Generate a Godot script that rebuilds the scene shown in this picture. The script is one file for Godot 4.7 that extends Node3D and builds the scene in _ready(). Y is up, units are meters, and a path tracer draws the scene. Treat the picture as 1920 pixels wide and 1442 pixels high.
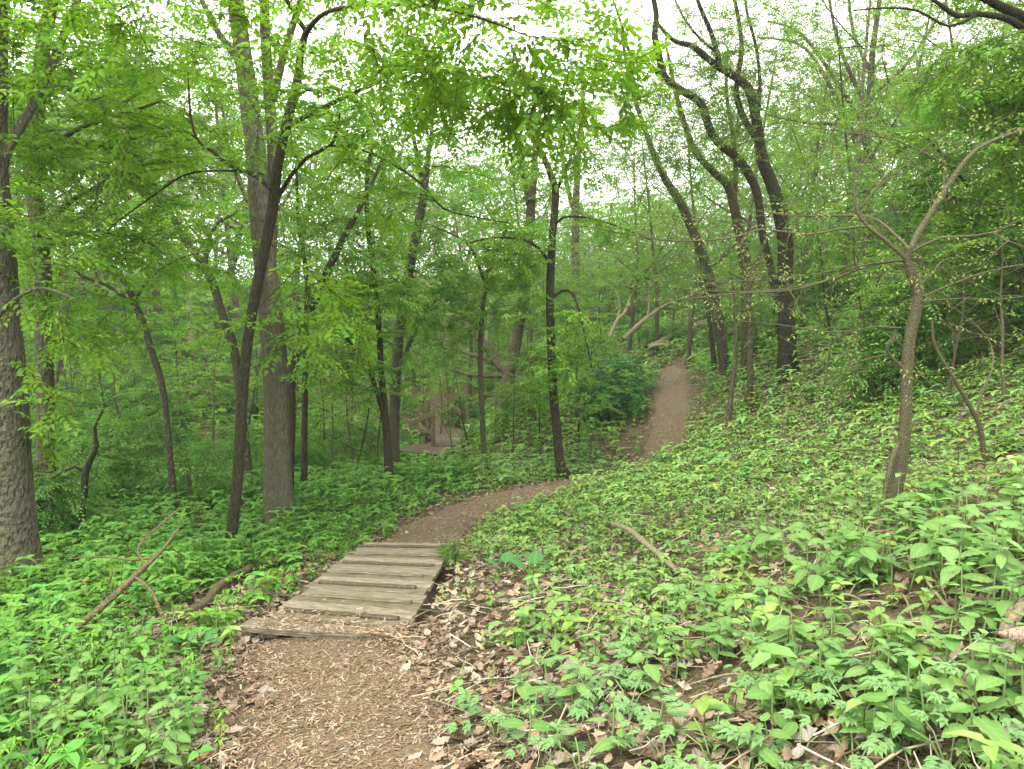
extends Node3D
# A woodland path in late spring under a white overcast sky: a plank walk over a wet dip, a bank of herbs, a ravine with a footbridge.
# u, v are pixels of the 1920 x 1442 photograph; d is the distance in metres along the level line of sight (-z).

const F := 1281.0
const EYE := Vector3(0, 1.65, 0)
var pitch := atan(81.0 / F)
var rng := RandomNumberGenerator.new()
var gnarl := FastNoiseLite.new()
var taken := {}
var M := {}


# ---------------------------------------------------------------- mesh collector
class MB:
	var v := PackedVector3Array()
	var n := PackedVector3Array()
	var c := PackedColorArray()
	var t := PackedVector2Array()
	var i := PackedInt32Array()

	func vert(p: Vector3, nn: Vector3, col := Color.WHITE, uv := Vector2.ZERO) -> int:
		v.append(p)
		n.append(nn)
		c.append(col)
		t.append(uv)
		return v.size() - 1

	func tri(a: Vector3, b: Vector3, d: Vector3, up: Vector3, col := Color.WHITE) -> void:
		var g := (b - a).cross(d - a).normalized()
		var k := v.size()
		if g.dot(up) < 0.0:
			g = -g
			v.append(a); v.append(b); v.append(d)
		else:
			v.append(a); v.append(d); v.append(b)
		for q in 3:
			n.append(g)
			c.append(col)
			t.append(Vector2.ZERO)
		i.append(k); i.append(k + 1); i.append(k + 2)

	func mesh() -> ArrayMesh:
		var a := []
		a.resize(Mesh.ARRAY_MAX)
		a[Mesh.ARRAY_VERTEX] = v
		a[Mesh.ARRAY_NORMAL] = n
		a[Mesh.ARRAY_COLOR] = c
		a[Mesh.ARRAY_TEX_UV] = t
		a[Mesh.ARRAY_INDEX] = i
		var m := ArrayMesh.new()
		m.add_surface_from_arrays(Mesh.PRIMITIVE_TRIANGLES, a)
		return m


# a branch system: nodes to grow from, twigs, leafy sprays
class Growth:
	var nodes := PackedVector3Array()
	var twigs := MB.new()
	var sprays: Array[Transform3D] = []


# ---------------------------------------------------------------- camera geometry
func ray(u: float, v: float) -> Vector3:
	var q := Vector3((u - 960.0) / F, -(v - 721.0) / F, -1.0)
	return q.rotated(Vector3.RIGHT, -pitch)

func at(u: float, v: float, d: float) -> Vector3:
	var q := ray(u, v)
	return EYE + q * (d / -q.z)

func hit(u: float, v: float) -> Vector3:   # where that line of sight meets the ground
	var q := ray(u, v)
	q /= -q.z
	var d := 1.0
	while d < 60.0:
		var p := EYE + q * d
		if p.y <= H(p.x, p.z):
			break
		d += 0.03 + d * 0.004
	return EYE + q * d


# ---------------------------------------------------------------- terrain: thin-plate surface through ground points
const GX0 := -70.0
const GZ0 := -100.0
const GS := 0.5
const GNX := 281
const GNZ := 241
var grid := PackedFloat32Array()

func ground_points() -> PackedVector3Array:
	var px := [
		[650, 1442, 2.6], [610, 1195, 4.3], [770, 1032, 7.4], [850, 970, 9.0], [1000, 925, 10.3], [1110, 902, 11.2], [1200, 880, 12.0], [1250, 850, 12.9],
		[1260, 780, 15.0], [1260, 710, 19.5], [1255, 685, 21.5], [1270, 632, 25.5], [1000, 1442, 2.5], [1300, 1442, 2.2], [1700, 1442, 1.75], [1900, 1320, 1.95],
		[1680, 950, 4.6], [1300, 1110, 4.6], [1000, 1060, 5.9], [1150, 955, 8.3], [1450, 905, 7.5], [1370, 790, 12.5], [1477, 692, 13.0], [1840, 875, 6.0],
		[300, 1160, 4.9], [100, 1230, 4.2], [430, 1066, 7.3], [40, 1060, 7.0], [515, 1005, 9.0], [330, 958, 10.0], [150, 1005, 8.5], [730, 898, 11.5], [590, 915, 13.0],
		[820, 882, 17.0], [760, 850, 21.0], [250, 850, 14.0], [250, 800, 17.0], [400, 715, 21.0], [350, 630, 27.0], [300, 565, 40.0], [100, 640, 24.0], [1050, 895, 11.6], [940, 790, 17.5],
		[900, 740, 24.0], [1000, 660, 32.0], [900, 575, 46.0], [1130, 610, 36.0], [1150, 730, 17.0], [1400, 640, 20.0], [600, 600, 40.0], [1500, 560, 32.0]]
	var out := PackedVector3Array()
	for a in px:
		out.append(at(a[0], a[1], a[2]))
	for p in [[10.0, 3.0, 10.0], [14.0, 5.6, 20.0], [5.2, 1.75, 3.0], [9.0, 3.1, 4.0], [20.0, 7.0, 8.0], [26.0, 9.0, 30.0], [18.0, 8.0, 45.0], [0.0, 8.5, 70.0], [-30.0, 5.0, 36.0],
			[-20.0, 0.5, 18.0], [-12.0, -0.8, 9.0], [-9.0, -0.7, 4.0], [-20.0, 0.5, 4.0], [0.0, 0.1, -4.0], [6.0, 1.6, -4.0], [-6.0, -0.5, -4.0], [0.0, 0.0, 0.0], [-2.0, -0.08, 2.2], [3.0, 1.05, 2.0],
			[-40.0, 8.0, 70.0], [40.0, 12.0, 70.0], [-60.0, 8.0, 20.0], [60.0, 12.0, 20.0], [0.0, 10.5, 95.0], [-60.0, 11.0, 95.0], [60.0, 13.0, 95.0]]:
		out.append(Vector3(p[0], p[1], -p[2]))
	return out

func kernel(r2: float) -> float:
	return 0.0 if r2 < 1e-9 else 0.5 * r2 * log(r2)

func make_grid() -> void:
	var P := ground_points()
	var n := P.size()
	var m := n + 3
	var A: Array[PackedFloat64Array] = []
	for i in m:
		var row := PackedFloat64Array()
		row.resize(m + 1)
		A.append(row)
	for i in n:
		for j in n:
			var dx := P[i].x - P[j].x
			var dz := P[i].z - P[j].z
			A[i][j] = kernel(dx * dx + dz * dz) + (2.0 if i == j else 0.0)
		A[i][n] = 1.0; A[i][n + 1] = P[i].x; A[i][n + 2] = P[i].z
		A[n][i] = 1.0; A[n + 1][i] = P[i].x; A[n + 2][i] = P[i].z
		A[i][m] = P[i].y
	for k in m:
		var best := k
		for i in range(k, m):
			if absf(A[i][k]) > absf(A[best][k]):
				best = i
		var tmp := A[k]
		A[k] = A[best]
		A[best] = tmp
		var rk := A[k]
		for i in range(k + 1, m):
			var ri := A[i]
			var f := ri[k] / rk[k]
			if f != 0.0:
				for j in range(k, m + 1):
					ri[j] -= f * rk[j]
			A[i] = ri
	var w := PackedFloat64Array()
	w.resize(m)
	for k in range(m - 1, -1, -1):
		var s := A[k][m]
		for j in range(k + 1, m):
			s -= A[k][j] * w[j]
		w[k] = s / A[k][k]
	grid.resize(GNX * GNZ)
	var bump := FastNoiseLite.new()
	bump.seed = 4
	bump.frequency = 0.22
	var coarse := 2   # solve every metre, then fill in between
	for pass_ in 2:
		for iz in GNZ:
			for ix in GNX:
				var on := ix % coarse == 0 and iz % coarse == 0
				if on != (pass_ == 0):
					continue
				var x := GX0 + ix * GS
				var z := GZ0 + iz * GS
				var y := 0.0
				if on or (absf(x) < 12.0 and z > -26.0 and z < 4.0):
					y = w[n] + w[n + 1] * x + w[n + 2] * z
					for i in n:
						var dx := P[i].x - x
						var dz := P[i].z - z
						y += w[i] * kernel(dx * dx + dz * dz)
				else:
					var x0 := ix - ix % 2
					var z0 := iz - iz % 2
					var x1 := mini(x0 + 2 * (ix % 2), GNX - 1)
					var z1 := mini(z0 + 2 * (iz % 2), GNZ - 1)
					grid[iz * GNX + ix] = (grid[z0 * GNX + x0] + grid[z0 * GNX + x1] + grid[z1 * GNX + x0] + grid[z1 * GNX + x1]) * 0.25
					continue
				grid[iz * GNX + ix] = clampf(y, -3.0, 16.0) + bump.get_noise_2d(x * 3.0, z * 3.0) * 0.05 * clampf(path_gap(x, z) - 0.5, 0.0, 1.0)

func H(x: float, z: float) -> float:
	var fx := clampf((x - GX0) / GS, 0.0, GNX - 1.01)
	var fz := clampf((z - GZ0) / GS, 0.0, GNZ - 1.01)
	var ix := int(fx)
	var iz := int(fz)
	fx -= ix
	fz -= iz
	var k := iz * GNX + ix
	return lerpf(lerpf(grid[k], grid[k + 1], fx), lerpf(grid[k + GNX], grid[k + GNX + 1], fx), fz)

func on_ground(x: float, z: float, lift := 0.0) -> Vector3:
	return Vector3(x, H(x, z) + lift, z)

func slope_up(x: float, z: float) -> Vector3:
	return Vector3(H(x - 0.3, z) - H(x + 0.3, z), 0.6, H(x, z - 0.3) - H(x, z + 0.3)).normalized()

var walk := PackedVector2Array([Vector2(-0.5, 2), Vector2(-0.56, -1.0), Vector2(-0.66, -2.6), Vector2(-0.98, -3.6), Vector2(-1.13, -4.3), Vector2(-1.12, -7.4), Vector2(-0.8, -9.0), Vector2(0.25, -10.3), Vector2(1.3, -11.2), Vector2(2.2, -12.0), Vector2(2.85, -12.9), Vector2(3.5, -15.0), Vector2(4.35, -18.6), Vector2(4.75, -20.4), Vector2(4.9, -21.2)])
var walk_half := PackedFloat32Array([0.46, 0.46, 0.46, 0.47, 0.47, 0.47, 0.48, 0.46, 0.2, 0.2, 0.4, 0.44, 0.38, 0.3, 0.15])

func path_gap(x: float, z: float) -> float:   # distance from the path's edge, negative on it
	var p := Vector2(x, z)
	var best := 1e9
	for k in walk.size() - 1:
		var q := Geometry2D.get_closest_point_to_segment(p, walk[k], walk[k + 1])
		var f := walk[k].distance_to(q) / walk[k].distance_to(walk[k + 1])
		best = minf(best, p.distance_to(q) - lerpf(walk_half[k], walk_half[k + 1], f))
	return best


# ---------------------------------------------------------------- nodes
func numbered(called: String) -> String:
	var k: int = taken.get(called, -1) + 1
	taken[called] = k
	return called if k == 0 else "%s_%03d" % [called, k]

func tag(o: Node, label: String, category: String, group := "", kind := "") -> void:
	if label: o.set_meta("label", label)
	if category: o.set_meta("category", category)
	if group: o.set_meta("group", group)
	if kind: o.set_meta("kind", kind)

func thing(called: String, label: String, category: String, where := Vector3.ZERO, group := "", kind := "") -> Node3D:
	var o := Node3D.new()
	o.name = numbered(called)
	o.position = where
	tag(o, label, category, group, kind)
	add_child(o)
	return o

func part(called: String, m: Mesh, mat: Material, parent: Node, t := Transform3D.IDENTITY) -> MeshInstance3D:
	var o := MeshInstance3D.new()
	o.name = called
	o.mesh = m
	o.material_override = mat
	o.transform = t
	parent.add_child(o, true)
	return o

func scatter(called: String, m: Mesh, mat: Material, spots: Array[Transform3D], tints: PackedColorArray, parent: Node) -> MultiMeshInstance3D:
	var mm := MultiMesh.new()
	mm.transform_format = MultiMesh.TRANSFORM_3D
	mm.use_colors = true
	mm.mesh = m
	mm.instance_count = spots.size()
	for k in spots.size():
		mm.set_instance_transform(k, spots[k])
		mm.set_instance_color(k, tints[k])
	var o := MultiMeshInstance3D.new()
	o.name = called
	o.multimesh = mm
	o.material_override = mat
	parent.add_child(o, true)
	return o

func stuff(called: String, label: String, category: String, m: Mesh, mat: Material, spots: Array[Transform3D], tints: PackedColorArray) -> void:
	if spots.is_empty():
		return
	var o := scatter(numbered(called), m, mat, spots, tints, self)
	tag(o, label, category, "", "stuff")


# what a thing stands behind or beside, for its label
func behind(u: float) -> String:
	for m in [[110, "behind the massive plated trunk"], [290, "beyond the thin leaning sapling in the ravine"], [470, "behind the bowed tree"], [620, "behind the thick grey trunk"], [755, "behind the twin-stemmed tree"], [880, "beyond the wooden footbridge"], [1000, "past the mossy fallen trunk"],
			[1100, "behind the slender tree at the path bend"], [1215, "behind the dark glossy shrubs"], [1350, "above the pale log"], [1500, "behind the rugged dark trunk"], [1640, "between the rugged trunk and the kinked tan tree"], [1760, "behind the kinked tan tree"], [9999, "on the slope past the bare grey sapling"]]:
		if u < m[0]:
			return m[1]
	return ""

var marks := []

func beside(p: Vector3) -> String:
	if marks.is_empty():
		for m in [[1672, 950, "below the kinked tan tree"], [1700, 1380, "beside the rotting log"], [1900, 1300, "above the rotting log"], [1210, 1050, "around the weathered grey stick"], [970, 1080, "near the burdock on the bank"], [1430, 1275, "near the dark broken stick"], [1780, 1180, "near the thin arching branch"], [1850, 1035, "over the lichen-grey branch"], [900, 1390, "at the edge of the chips"],
				[820, 1150, "near the plank walk"], [1100, 1250, "in the litter below the bank"], [1450, 1100, "halfway up the bank"], [1850, 900, "near the bare grey sapling"], [1250, 940, "where the bank meets the path bend"], [1250, 1420, "in dead leaves at the foot of the bank"], [200, 1150, "beside the long dead branch"], [440, 1110, "near the curved dark branch"], [60, 1400, "in the thickest growth beside the path"], [380, 1400, "at the mossy path edge"], [40, 1150, "below the massive plated trunk"]]:
			marks.append([hit(m[0], m[1]), m[2]])
	var best := 1e9
	var said := ""
	for m in marks:
		var q: float = m[0].distance_to(p)
		if q < best:
			best = q
			said = m[1]
	return said


# ---------------------------------------------------------------- materials
func noise_texture(freq: float, seed_: int, ramp: Array, octaves := 5, size := 512, kind := FastNoiseLite.TYPE_SIMPLEX_SMOOTH) -> NoiseTexture2D:
	var f := FastNoiseLite.new()
	f.noise_type = kind
	f.seed = seed_
	f.frequency = freq
	f.fractal_octaves = octaves
	var t := NoiseTexture2D.new()
	t.width = size
	t.height = size
	t.seamless = true
	t.noise = f
	if ramp.size():
		var g := Gradient.new()
		g.offsets = PackedFloat32Array()
		g.colors = PackedColorArray()
		var off := PackedFloat32Array()
		var col := PackedColorArray()
		for r in ramp:
			off.append(r[0])
			col.append(r[1].linear_to_srgb())
		g.offsets = off
		g.colors = col
		t.color_ramp = g
	return t

func lin(r: float, g: float, b: float) -> Color:
	return Color(r, g, b)

func bark(base: Color, rough_scale: float, relief: float, stretch: float, seed_: int) -> StandardMaterial3D:
	var m := StandardMaterial3D.new()
	var dark := base * 0.42
	var pale := base * 1.75
	var moss := Color(base.r * 0.75, base.g * 1.05, base.b * 0.5)
	dark.a = 1.0; pale.a = 1.0; moss.a = 1.0
	m.albedo_texture = noise_texture(0.035, seed_, [[0.0, dark], [0.3, dark.lerp(base, 0.6)], [0.45, base], [0.56, moss], [0.7, base], [0.85, pale], [1.0, pale]], 6)
	m.heightmap_enabled = true
	m.heightmap_texture = noise_texture(0.03, seed_ + 7, [], 5, 512, FastNoiseLite.TYPE_CELLULAR if relief > 2.0 else FastNoiseLite.TYPE_SIMPLEX_SMOOTH)
	m.heightmap_scale = relief * 1.8
	m.uv1_triplanar = true
	m.uv1_world_triplanar = true
	m.uv1_scale = Vector3(rough_scale, rough_scale / stretch, rough_scale)
	m.roughness = 0.95
	m.metallic_specular = 0.2
	return m

func leaf_material(shine: float, through: Color, vein := false) -> StandardMaterial3D:
	var m := StandardMaterial3D.new()
	m.vertex_color_use_as_albedo = true
	m.roughness = 0.55
	m.metallic_specular = shine
	m.backlight_enabled = true
	m.backlight = through.linear_to_srgb()
	m.cull_mode = BaseMaterial3D.CULL_DISABLED
	return m

func matte(base: Color, ramp: Array, scale: Vector3, freq: float, seed_: int, relief := 0.0, world := false) -> StandardMaterial3D:
	var m := StandardMaterial3D.new()
	m.albedo_color = base.linear_to_srgb()
	m.albedo_texture = noise_texture(freq, seed_, ramp, 6)
	m.uv1_triplanar = true
	m.uv1_world_triplanar = world
	m.uv1_scale = scale
	m.roughness = 0.92
	m.metallic_specular = 0.25
	if relief > 0.0:
		m.heightmap_enabled = true
		m.heightmap_texture = noise_texture(freq * 1.6, seed_ + 3, [], 6)
		m.heightmap_scale = relief
	return m

func make_materials() -> void:
	M.bark_dark = bark(lin(0.045, 0.039, 0.027), 2.6, 2.6, 4.0, 11)
	M.bark_grey = bark(lin(0.105, 0.092, 0.067), 2.2, 4.0, 5.0, 12)
	M.bark_plate = bark(lin(0.13, 0.115, 0.09), 1.8, 5.0, 2.5, 13)
	M.bark_mid = bark(lin(0.078, 0.067, 0.046), 2.4, 3.0, 4.0, 14)
	M.bark_smooth = bark(lin(0.13, 0.112, 0.074), 7.0, 1.2, 1.6, 15)
	M.bark_far = bark(lin(0.085, 0.073, 0.052), 2.0, 3.0, 4.0, 16)
	M.dead_wood = bark(lin(0.26, 0.215, 0.155), 4.0, 1.5, 3.0, 17)
	M.fallen_bark = bark(lin(0.16, 0.12, 0.08), 4.0, 2.5, 2.0, 18)
	M.twig = bark(lin(0.09, 0.075, 0.052), 6.0, 0.5, 2.0, 19)
	M.leaf = leaf_material(0.3, lin(0.95, 1.0, 0.5))
	M.herb = leaf_material(0.32, lin(0.7, 0.8, 0.35))
	M.bush = leaf_material(0.36, lin(0.35, 0.45, 0.2))
	M.dead_leaf = leaf_material(0.3, lin(0.25, 0.2, 0.12))
	M.chip = leaf_material(0.25, lin(0.01, 0.01, 0.01))
	M.ground = matte(Color.WHITE, [[0.0, lin(0.03, 0.023, 0.014)], [0.3, lin(0.075, 0.056, 0.033)], [0.45, lin(0.12, 0.09, 0.055)], [0.55, lin(0.075, 0.078, 0.026)], [0.7, lin(0.13, 0.1, 0.06)], [1.0, lin(0.27, 0.21, 0.14)]], Vector3.ONE * 1.4, 0.035, 21, 5.0, true)
	M.path = matte(Color.WHITE, [[0.0, lin(0.045, 0.033, 0.019)], [0.4, lin(0.1, 0.074, 0.043)], [0.7, lin(0.14, 0.105, 0.063)], [1.0, lin(0.22, 0.17, 0.11)]], Vector3.ONE * 1.3, 0.05, 22, 1.5, true)
	M.stone = matte(Color.WHITE, [[0.0, lin(0.3, 0.24, 0.17)], [1.0, lin(0.55, 0.47, 0.37)]], Vector3.ONE * 3.0, 0.03, 23, 2.0)
	for k in 4:
		var tone: float = [1.0, 0.72, 1.18, 0.86][k]
		var w := matte(Color(tone, tone, tone * [1.0, 0.9, 1.0, 0.94][k]), [[0.0, lin(0.055, 0.047, 0.033)], [0.28, lin(0.12, 0.104, 0.073)], [0.45, lin(0.185, 0.16, 0.113)], [0.56, lin(0.13, 0.124, 0.074)], [0.7, lin(0.235, 0.203, 0.145)], [1.0, lin(0.37, 0.325, 0.24)]], Vector3(0.55, 6.0, 6.0), 0.018, 30 + k, 1.2)
		w.uv1_offset = Vector3(k * 0.37, k * 0.21, k * 0.13)
		M["plank_%d" % k] = w
	M.cleat = matte(Color.WHITE, [[0.0, lin(0.05, 0.038, 0.024)], [0.4, lin(0.11, 0.088, 0.055)], [0.7, lin(0.18, 0.15, 0.095)], [1.0, lin(0.28, 0.23, 0.15)]], Vector3(1.5, 9.0, 9.0), 0.03, 41, 2.0)
	M.beam = matte(Color.WHITE, [[0.0, lin(0.03, 0.032, 0.018)], [0.5, lin(0.075, 0.075, 0.042)], [1.0, lin(0.13, 0.12, 0.075)]], Vector3(0.8, 5.0, 5.0), 0.03, 42, 1.5)
	M.bridge_wood = matte(Color.WHITE, [[0.0, lin(0.04, 0.034, 0.021)], [0.5, lin(0.09, 0.074, 0.048)], [1.0, lin(0.17, 0.138, 0.092)]], Vector3(0.6, 5.0, 5.0), 0.02, 43, 1.0)
	M.rail_wood = matte(Color.WHITE, [[0.0, lin(0.05, 0.042, 0.024)], [0.5, lin(0.11, 0.089, 0.052)], [1.0, lin(0.19, 0.152, 0.095)]], Vector3(0.6, 5.0, 5.0), 0.02, 44, 1.0)
	M.rotten = matte(Color.WHITE, [[0.0, lin(0.12, 0.085, 0.05)], [0.4, lin(0.35, 0.26, 0.18)], [1.0, lin(0.6, 0.5, 0.4)]], Vector3(6, 2, 6), 0.03, 45, 2.0)
	M.lichen_bark = matte(Color.WHITE, [[0.0, lin(0.045, 0.035, 0.022)], [0.42, lin(0.14, 0.11, 0.075)], [0.6, lin(0.24, 0.21, 0.15)], [0.68, lin(0.09, 0.1, 0.03)], [0.82, lin(0.2, 0.17, 0.11)], [0.9, lin(0.5, 0.25, 0.04)], [1.0, lin(0.55, 0.28, 0.04)]], Vector3.ONE * 2.2, 0.02, 46, 5.0)
	var pipe := StandardMaterial3D.new()
	pipe.albedo_color = Color(0.1, 0.1, 0.1)
	pipe.roughness = 0.55
	M.pipe = pipe


# ---------------------------------------------------------------- tubes and leaves
func smooth(p: PackedVector3Array, r: PackedFloat32Array, step: float) -> Array:
	var op := PackedVector3Array()
	var orr := PackedFloat32Array()
	var n := p.size()
	for k in n - 1:
		var a := p[maxi(k - 1, 0)]
		var b := p[k]
		var c := p[k + 1]
		var e := p[mini(k + 2, n - 1)]
		var m := clampi(int(ceil(b.distance_to(c) / step)), 1, 12)
		for q in m:
			var f := float(q) / m
			op.append(b.cubic_interpolate(c, a, e, f))
			orr.append(lerpf(r[k], r[k + 1], f))
	op.append(p[n - 1])
	orr.append(r[n - 1])
	return [op, orr]

func tube(mb: MB, p: PackedVector3Array, r: PackedFloat32Array, sides: int, rough := 0.0, col := Color.WHITE) -> void:
	var n := p.size()
	if n < 2:
		return
	var T := (p[1] - p[0]).normalized()
	var N := T.cross(Vector3.RIGHT if absf(T.x) < 0.8 else Vector3.BACK).normalized()
	var first := mb.v.size()
	for k in n:
		var T2 := (p[mini(k + 1, n - 1)] - p[maxi(k - 1, 0)]).normalized()
		N = (N - T2 * N.dot(T2)).normalized()
		var B := T2.cross(N)
		for j in sides:
			var a := TAU * j / sides
			var o := N * cos(a) + B * sin(a)
			var rr := r[k]
			if rough > 0.0:
				var q := p[k] + o * rr
				rr *= 1.0 + rough * (sin(a * 3.0 + k * 0.35 + p[0].x * 9.0) * 0.4 + rng.randf_range(-0.25, 0.25) + (gnarl.get_noise_3d(q.x * 9.0, q.y * 1.6, q.z * 9.0) * 2.2 if sides > 12 else 0.0))
			mb.vert(p[k] + o * rr, o, col, Vector2(float(j) / sides, k))
	for k in n - 1:
		for j in sides:
			var a := first + k * sides + j
			var b := first + k * sides + (j + 1) % sides
			var c := a + sides
			var e := b + sides
			mb.i.append(a); mb.i.append(e); mb.i.append(b)
			mb.i.append(a); mb.i.append(c); mb.i.append(e)
	var tip := mb.vert(p[n - 1] + T * r[n - 1] * 0.3, (p[n - 1] - p[n - 2]).normalized(), col)
	for j in sides:
		mb.i.append(first + (n - 1) * sides + j); mb.i.append(tip); mb.i.append(first + (n - 1) * sides + (j + 1) % sides)

func leaf(mb: MB, o: Vector3, dir: Vector3, up: Vector3, len_: float, wide: float, droop: float, col: Color, fine := true) -> void:
	dir = dir.normalized()
	var side := dir.cross(up).normalized()
	up = side.cross(dir).normalized()
	var fold := up * wide * 0.16
	var mid := o + dir * len_ * 0.45
	var tip := o + dir * len_ - up * droop * len_
	if fine:
		var l1 := o + dir * len_ * 0.24 - side * wide * 0.46 + fold
		var l2 := o + dir * len_ * 0.6 - side * wide * 0.38 + fold - up * droop * len_ * 0.3
		var r1 := o + dir * len_ * 0.24 + side * wide * 0.46 + fold
		var r2 := o + dir * len_ * 0.6 + side * wide * 0.38 + fold - up * droop * len_ * 0.3
		mb.tri(o, l1, mid, up, col)
		mb.tri(o, mid, r1, up, col)
		mb.tri(l1, l2, mid, up, col)
		mb.tri(r1, mid, r2, up, col)
		mb.tri(l2, tip, mid, up, col)
		mb.tri(r2, mid, tip, up, col)
	else:
		var l := o + dir * len_ * 0.4 - side * wide * 0.5 + fold
		var r := o + dir * len_ * 0.4 + side * wide * 0.5 + fold
		mb.tri(o, l, mid, up, col)
		mb.tri(o, mid, r, up, col)
		mb.tri(l, tip, mid, up, col)
		mb.tri(r, mid, tip, up, col)

# a leafy twig one unit long, growing along +x, leaves spread flat about y
func spray_mesh(leaves: int, size: float, aspect: float, fine: bool, spread: float, seed_: int) -> ArrayMesh:
	rng.seed = seed_
	var mb := MB.new()
	var p := PackedVector3Array([Vector3.ZERO, Vector3(0.95, -0.04, rng.randf_range(-0.05, 0.05))])
	tube(mb, p, PackedFloat32Array([0.011, 0.004]), 3, 0.0, Color(0.6, 0.3, 0.8))
	for k in leaves:
		var f := (k + 0.6) / leaves
		var o := Vector3(f, 0.03 - 0.08 * f * f, 0)
		var s := 1.0 if k % 2 == 0 else -1.0
		var ang := rng.randf_range(0.7, 1.15) * s
		if k == leaves - 1:
			ang *= 0.2
		var dir := Vector3(cos(ang), rng.randf_range(-0.45, 0.2), sin(ang))
		var up := Vector3(rng.randf_range(-spread, spread), 1, rng.randf_range(-spread, spread)).normalized()
		var L := size * rng.randf_range(0.7, 1.2)
		var g := rng.randf_range(0.72, 1.0)
		leaf(mb, o + dir * 0.04, dir, up, L, L * aspect, rng.randf_range(0.05, 0.3), Color(g, lerpf(g, 1.0, 0.3), g), fine)
	return mb.mesh()

# crowns: every spray's leaves joined into one mesh, with ten relative leaf tones
func bake(spray: ArrayMesh, spots: Array[Transform3D]) -> ArrayMesh:
	var a := spray.surface_get_arrays(0)
	var sv := PackedVector3Array()
	var sn := PackedVector3Array()
	var sc := PackedColorArray()
	for k in a[Mesh.ARRAY_INDEX]:
		sv.append(a[Mesh.ARRAY_VERTEX][k])
		sn.append(a[Mesh.ARRAY_NORMAL][k])
		sc.append(a[Mesh.ARRAY_COLOR][k])
	var tones := []
	for q in 10:
		var g := rng.randf_range(0.68, 1.0)
		var y := rng.randf_range(0.78, 1.0)
		var col := PackedColorArray()
		for c in sc:
			col.append(Color(c.r * g * y, c.g * g, c.b * g * rng.randf_range(0.7, 1.0)))
		tones.append(col)
	var V := PackedVector3Array()
	var N := PackedVector3Array()
	var C := PackedColorArray()
	for t in spots:
		V.append_array(t * sv)
		N.append_array(Transform3D(t.basis.orthonormalized(), Vector3.ZERO) * sn)
		C.append_array(tones[rng.randi() % 10])
	tris += V.size() / 3
	var out := []
	out.resize(Mesh.ARRAY_MAX)
	out[Mesh.ARRAY_VERTEX] = V
	out[Mesh.ARRAY_NORMAL] = N
	out[Mesh.ARRAY_COLOR] = C
	var m := ArrayMesh.new()
	m.add_surface_from_arrays(Mesh.PRIMITIVE_TRIANGLES, out)
	return m

var tris := 0

func tinted(c: Color, like: String) -> StandardMaterial3D:
	var key := "%s %.3f %.3f %.3f" % [like, c.r, c.g, c.b]
	if not M.has(key):
		var m: StandardMaterial3D = M[like].duplicate()
		m.albedo_color = c.linear_to_srgb()
		M[key] = m
	return M[key]

var SPRAY := {}

func make_sprays() -> void:
	SPRAY.near = spray_mesh(11, 0.235, 0.54, true, 0.45, 101)
	SPRAY.big = spray_mesh(7, 0.36, 0.55, true, 0.5, 102)
	SPRAY.far = spray_mesh(10, 0.27, 0.56, false, 0.7, 103)
	SPRAY.fine = spray_mesh(14, 0.17, 0.5, false, 0.6, 104)
	SPRAY.bud = spray_mesh(5, 0.2, 0.4, true, 1.2, 105)
	SPRAY.clump = clump_mesh(106)

func clump_mesh(seed_: int) -> ArrayMesh:   # many far leaves
	rng.seed = seed_
	var mb := MB.new()
	for k in 42:
		var o := Vector3(rng.randfn(0, 0.42), rng.randfn(0, 0.3), rng.randfn(0, 0.42))
		var a := rng.randf() * TAU
		var g := rng.randf_range(0.65, 1.0)
		var L := rng.randf_range(0.12, 0.22)
		leaf(mb, o, Vector3(cos(a), rng.randf_range(-0.6, 0.3), sin(a)), Vector3(rng.randf_range(-0.7, 0.7), 1, rng.randf_range(-0.7, 0.7)), L, L * 0.6, 0.2, Color(g, g, g), false)
	return mb.mesh()


# ---------------------------------------------------------------- trees
func limb(list: Array, d0: float, d1: float, out_p: PackedVector3Array, out_r: PackedFloat32Array) -> void:
	var n := list.size()
	for k in n:
		var d := lerpf(d0, d1, float(k) / maxi(n - 1, 1))
		out_p.append(at(list[k][0], list[k][1], d))
		out_r.append(list[k][2] * 0.88 * d / F)

func add_nodes(g: Growth, p: PackedVector3Array, from := 0.0, gap := 0.22) -> void:
	var last := Vector3(1e9, 0, 0)
	for k in p.size():
		if float(k) / p.size() >= from and p[k].distance_to(last) > gap:
			g.nodes.append(p[k])
			last = p[k]

func in_blob(c: Vector3, r: Vector3) -> Vector3:
	while true:
		var q := Vector3(rng.randf_range(-1, 1), rng.randf_range(-1, 1), rng.randf_range(-1, 1))
		if q.length_squared() < 1.0:
			return c + q * r
	return c

func leaf_tint(base: Color, vary: float) -> Color:
	var g := rng.randf_range(1.0 - vary, 1.0 + vary)
	var y := rng.randf_range(-vary, vary)
	return Color(base.r * g * (1.0 + y * 0.8), base.g * g, base.b * g * (1.0 - y * 0.6), 1.0)

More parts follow.
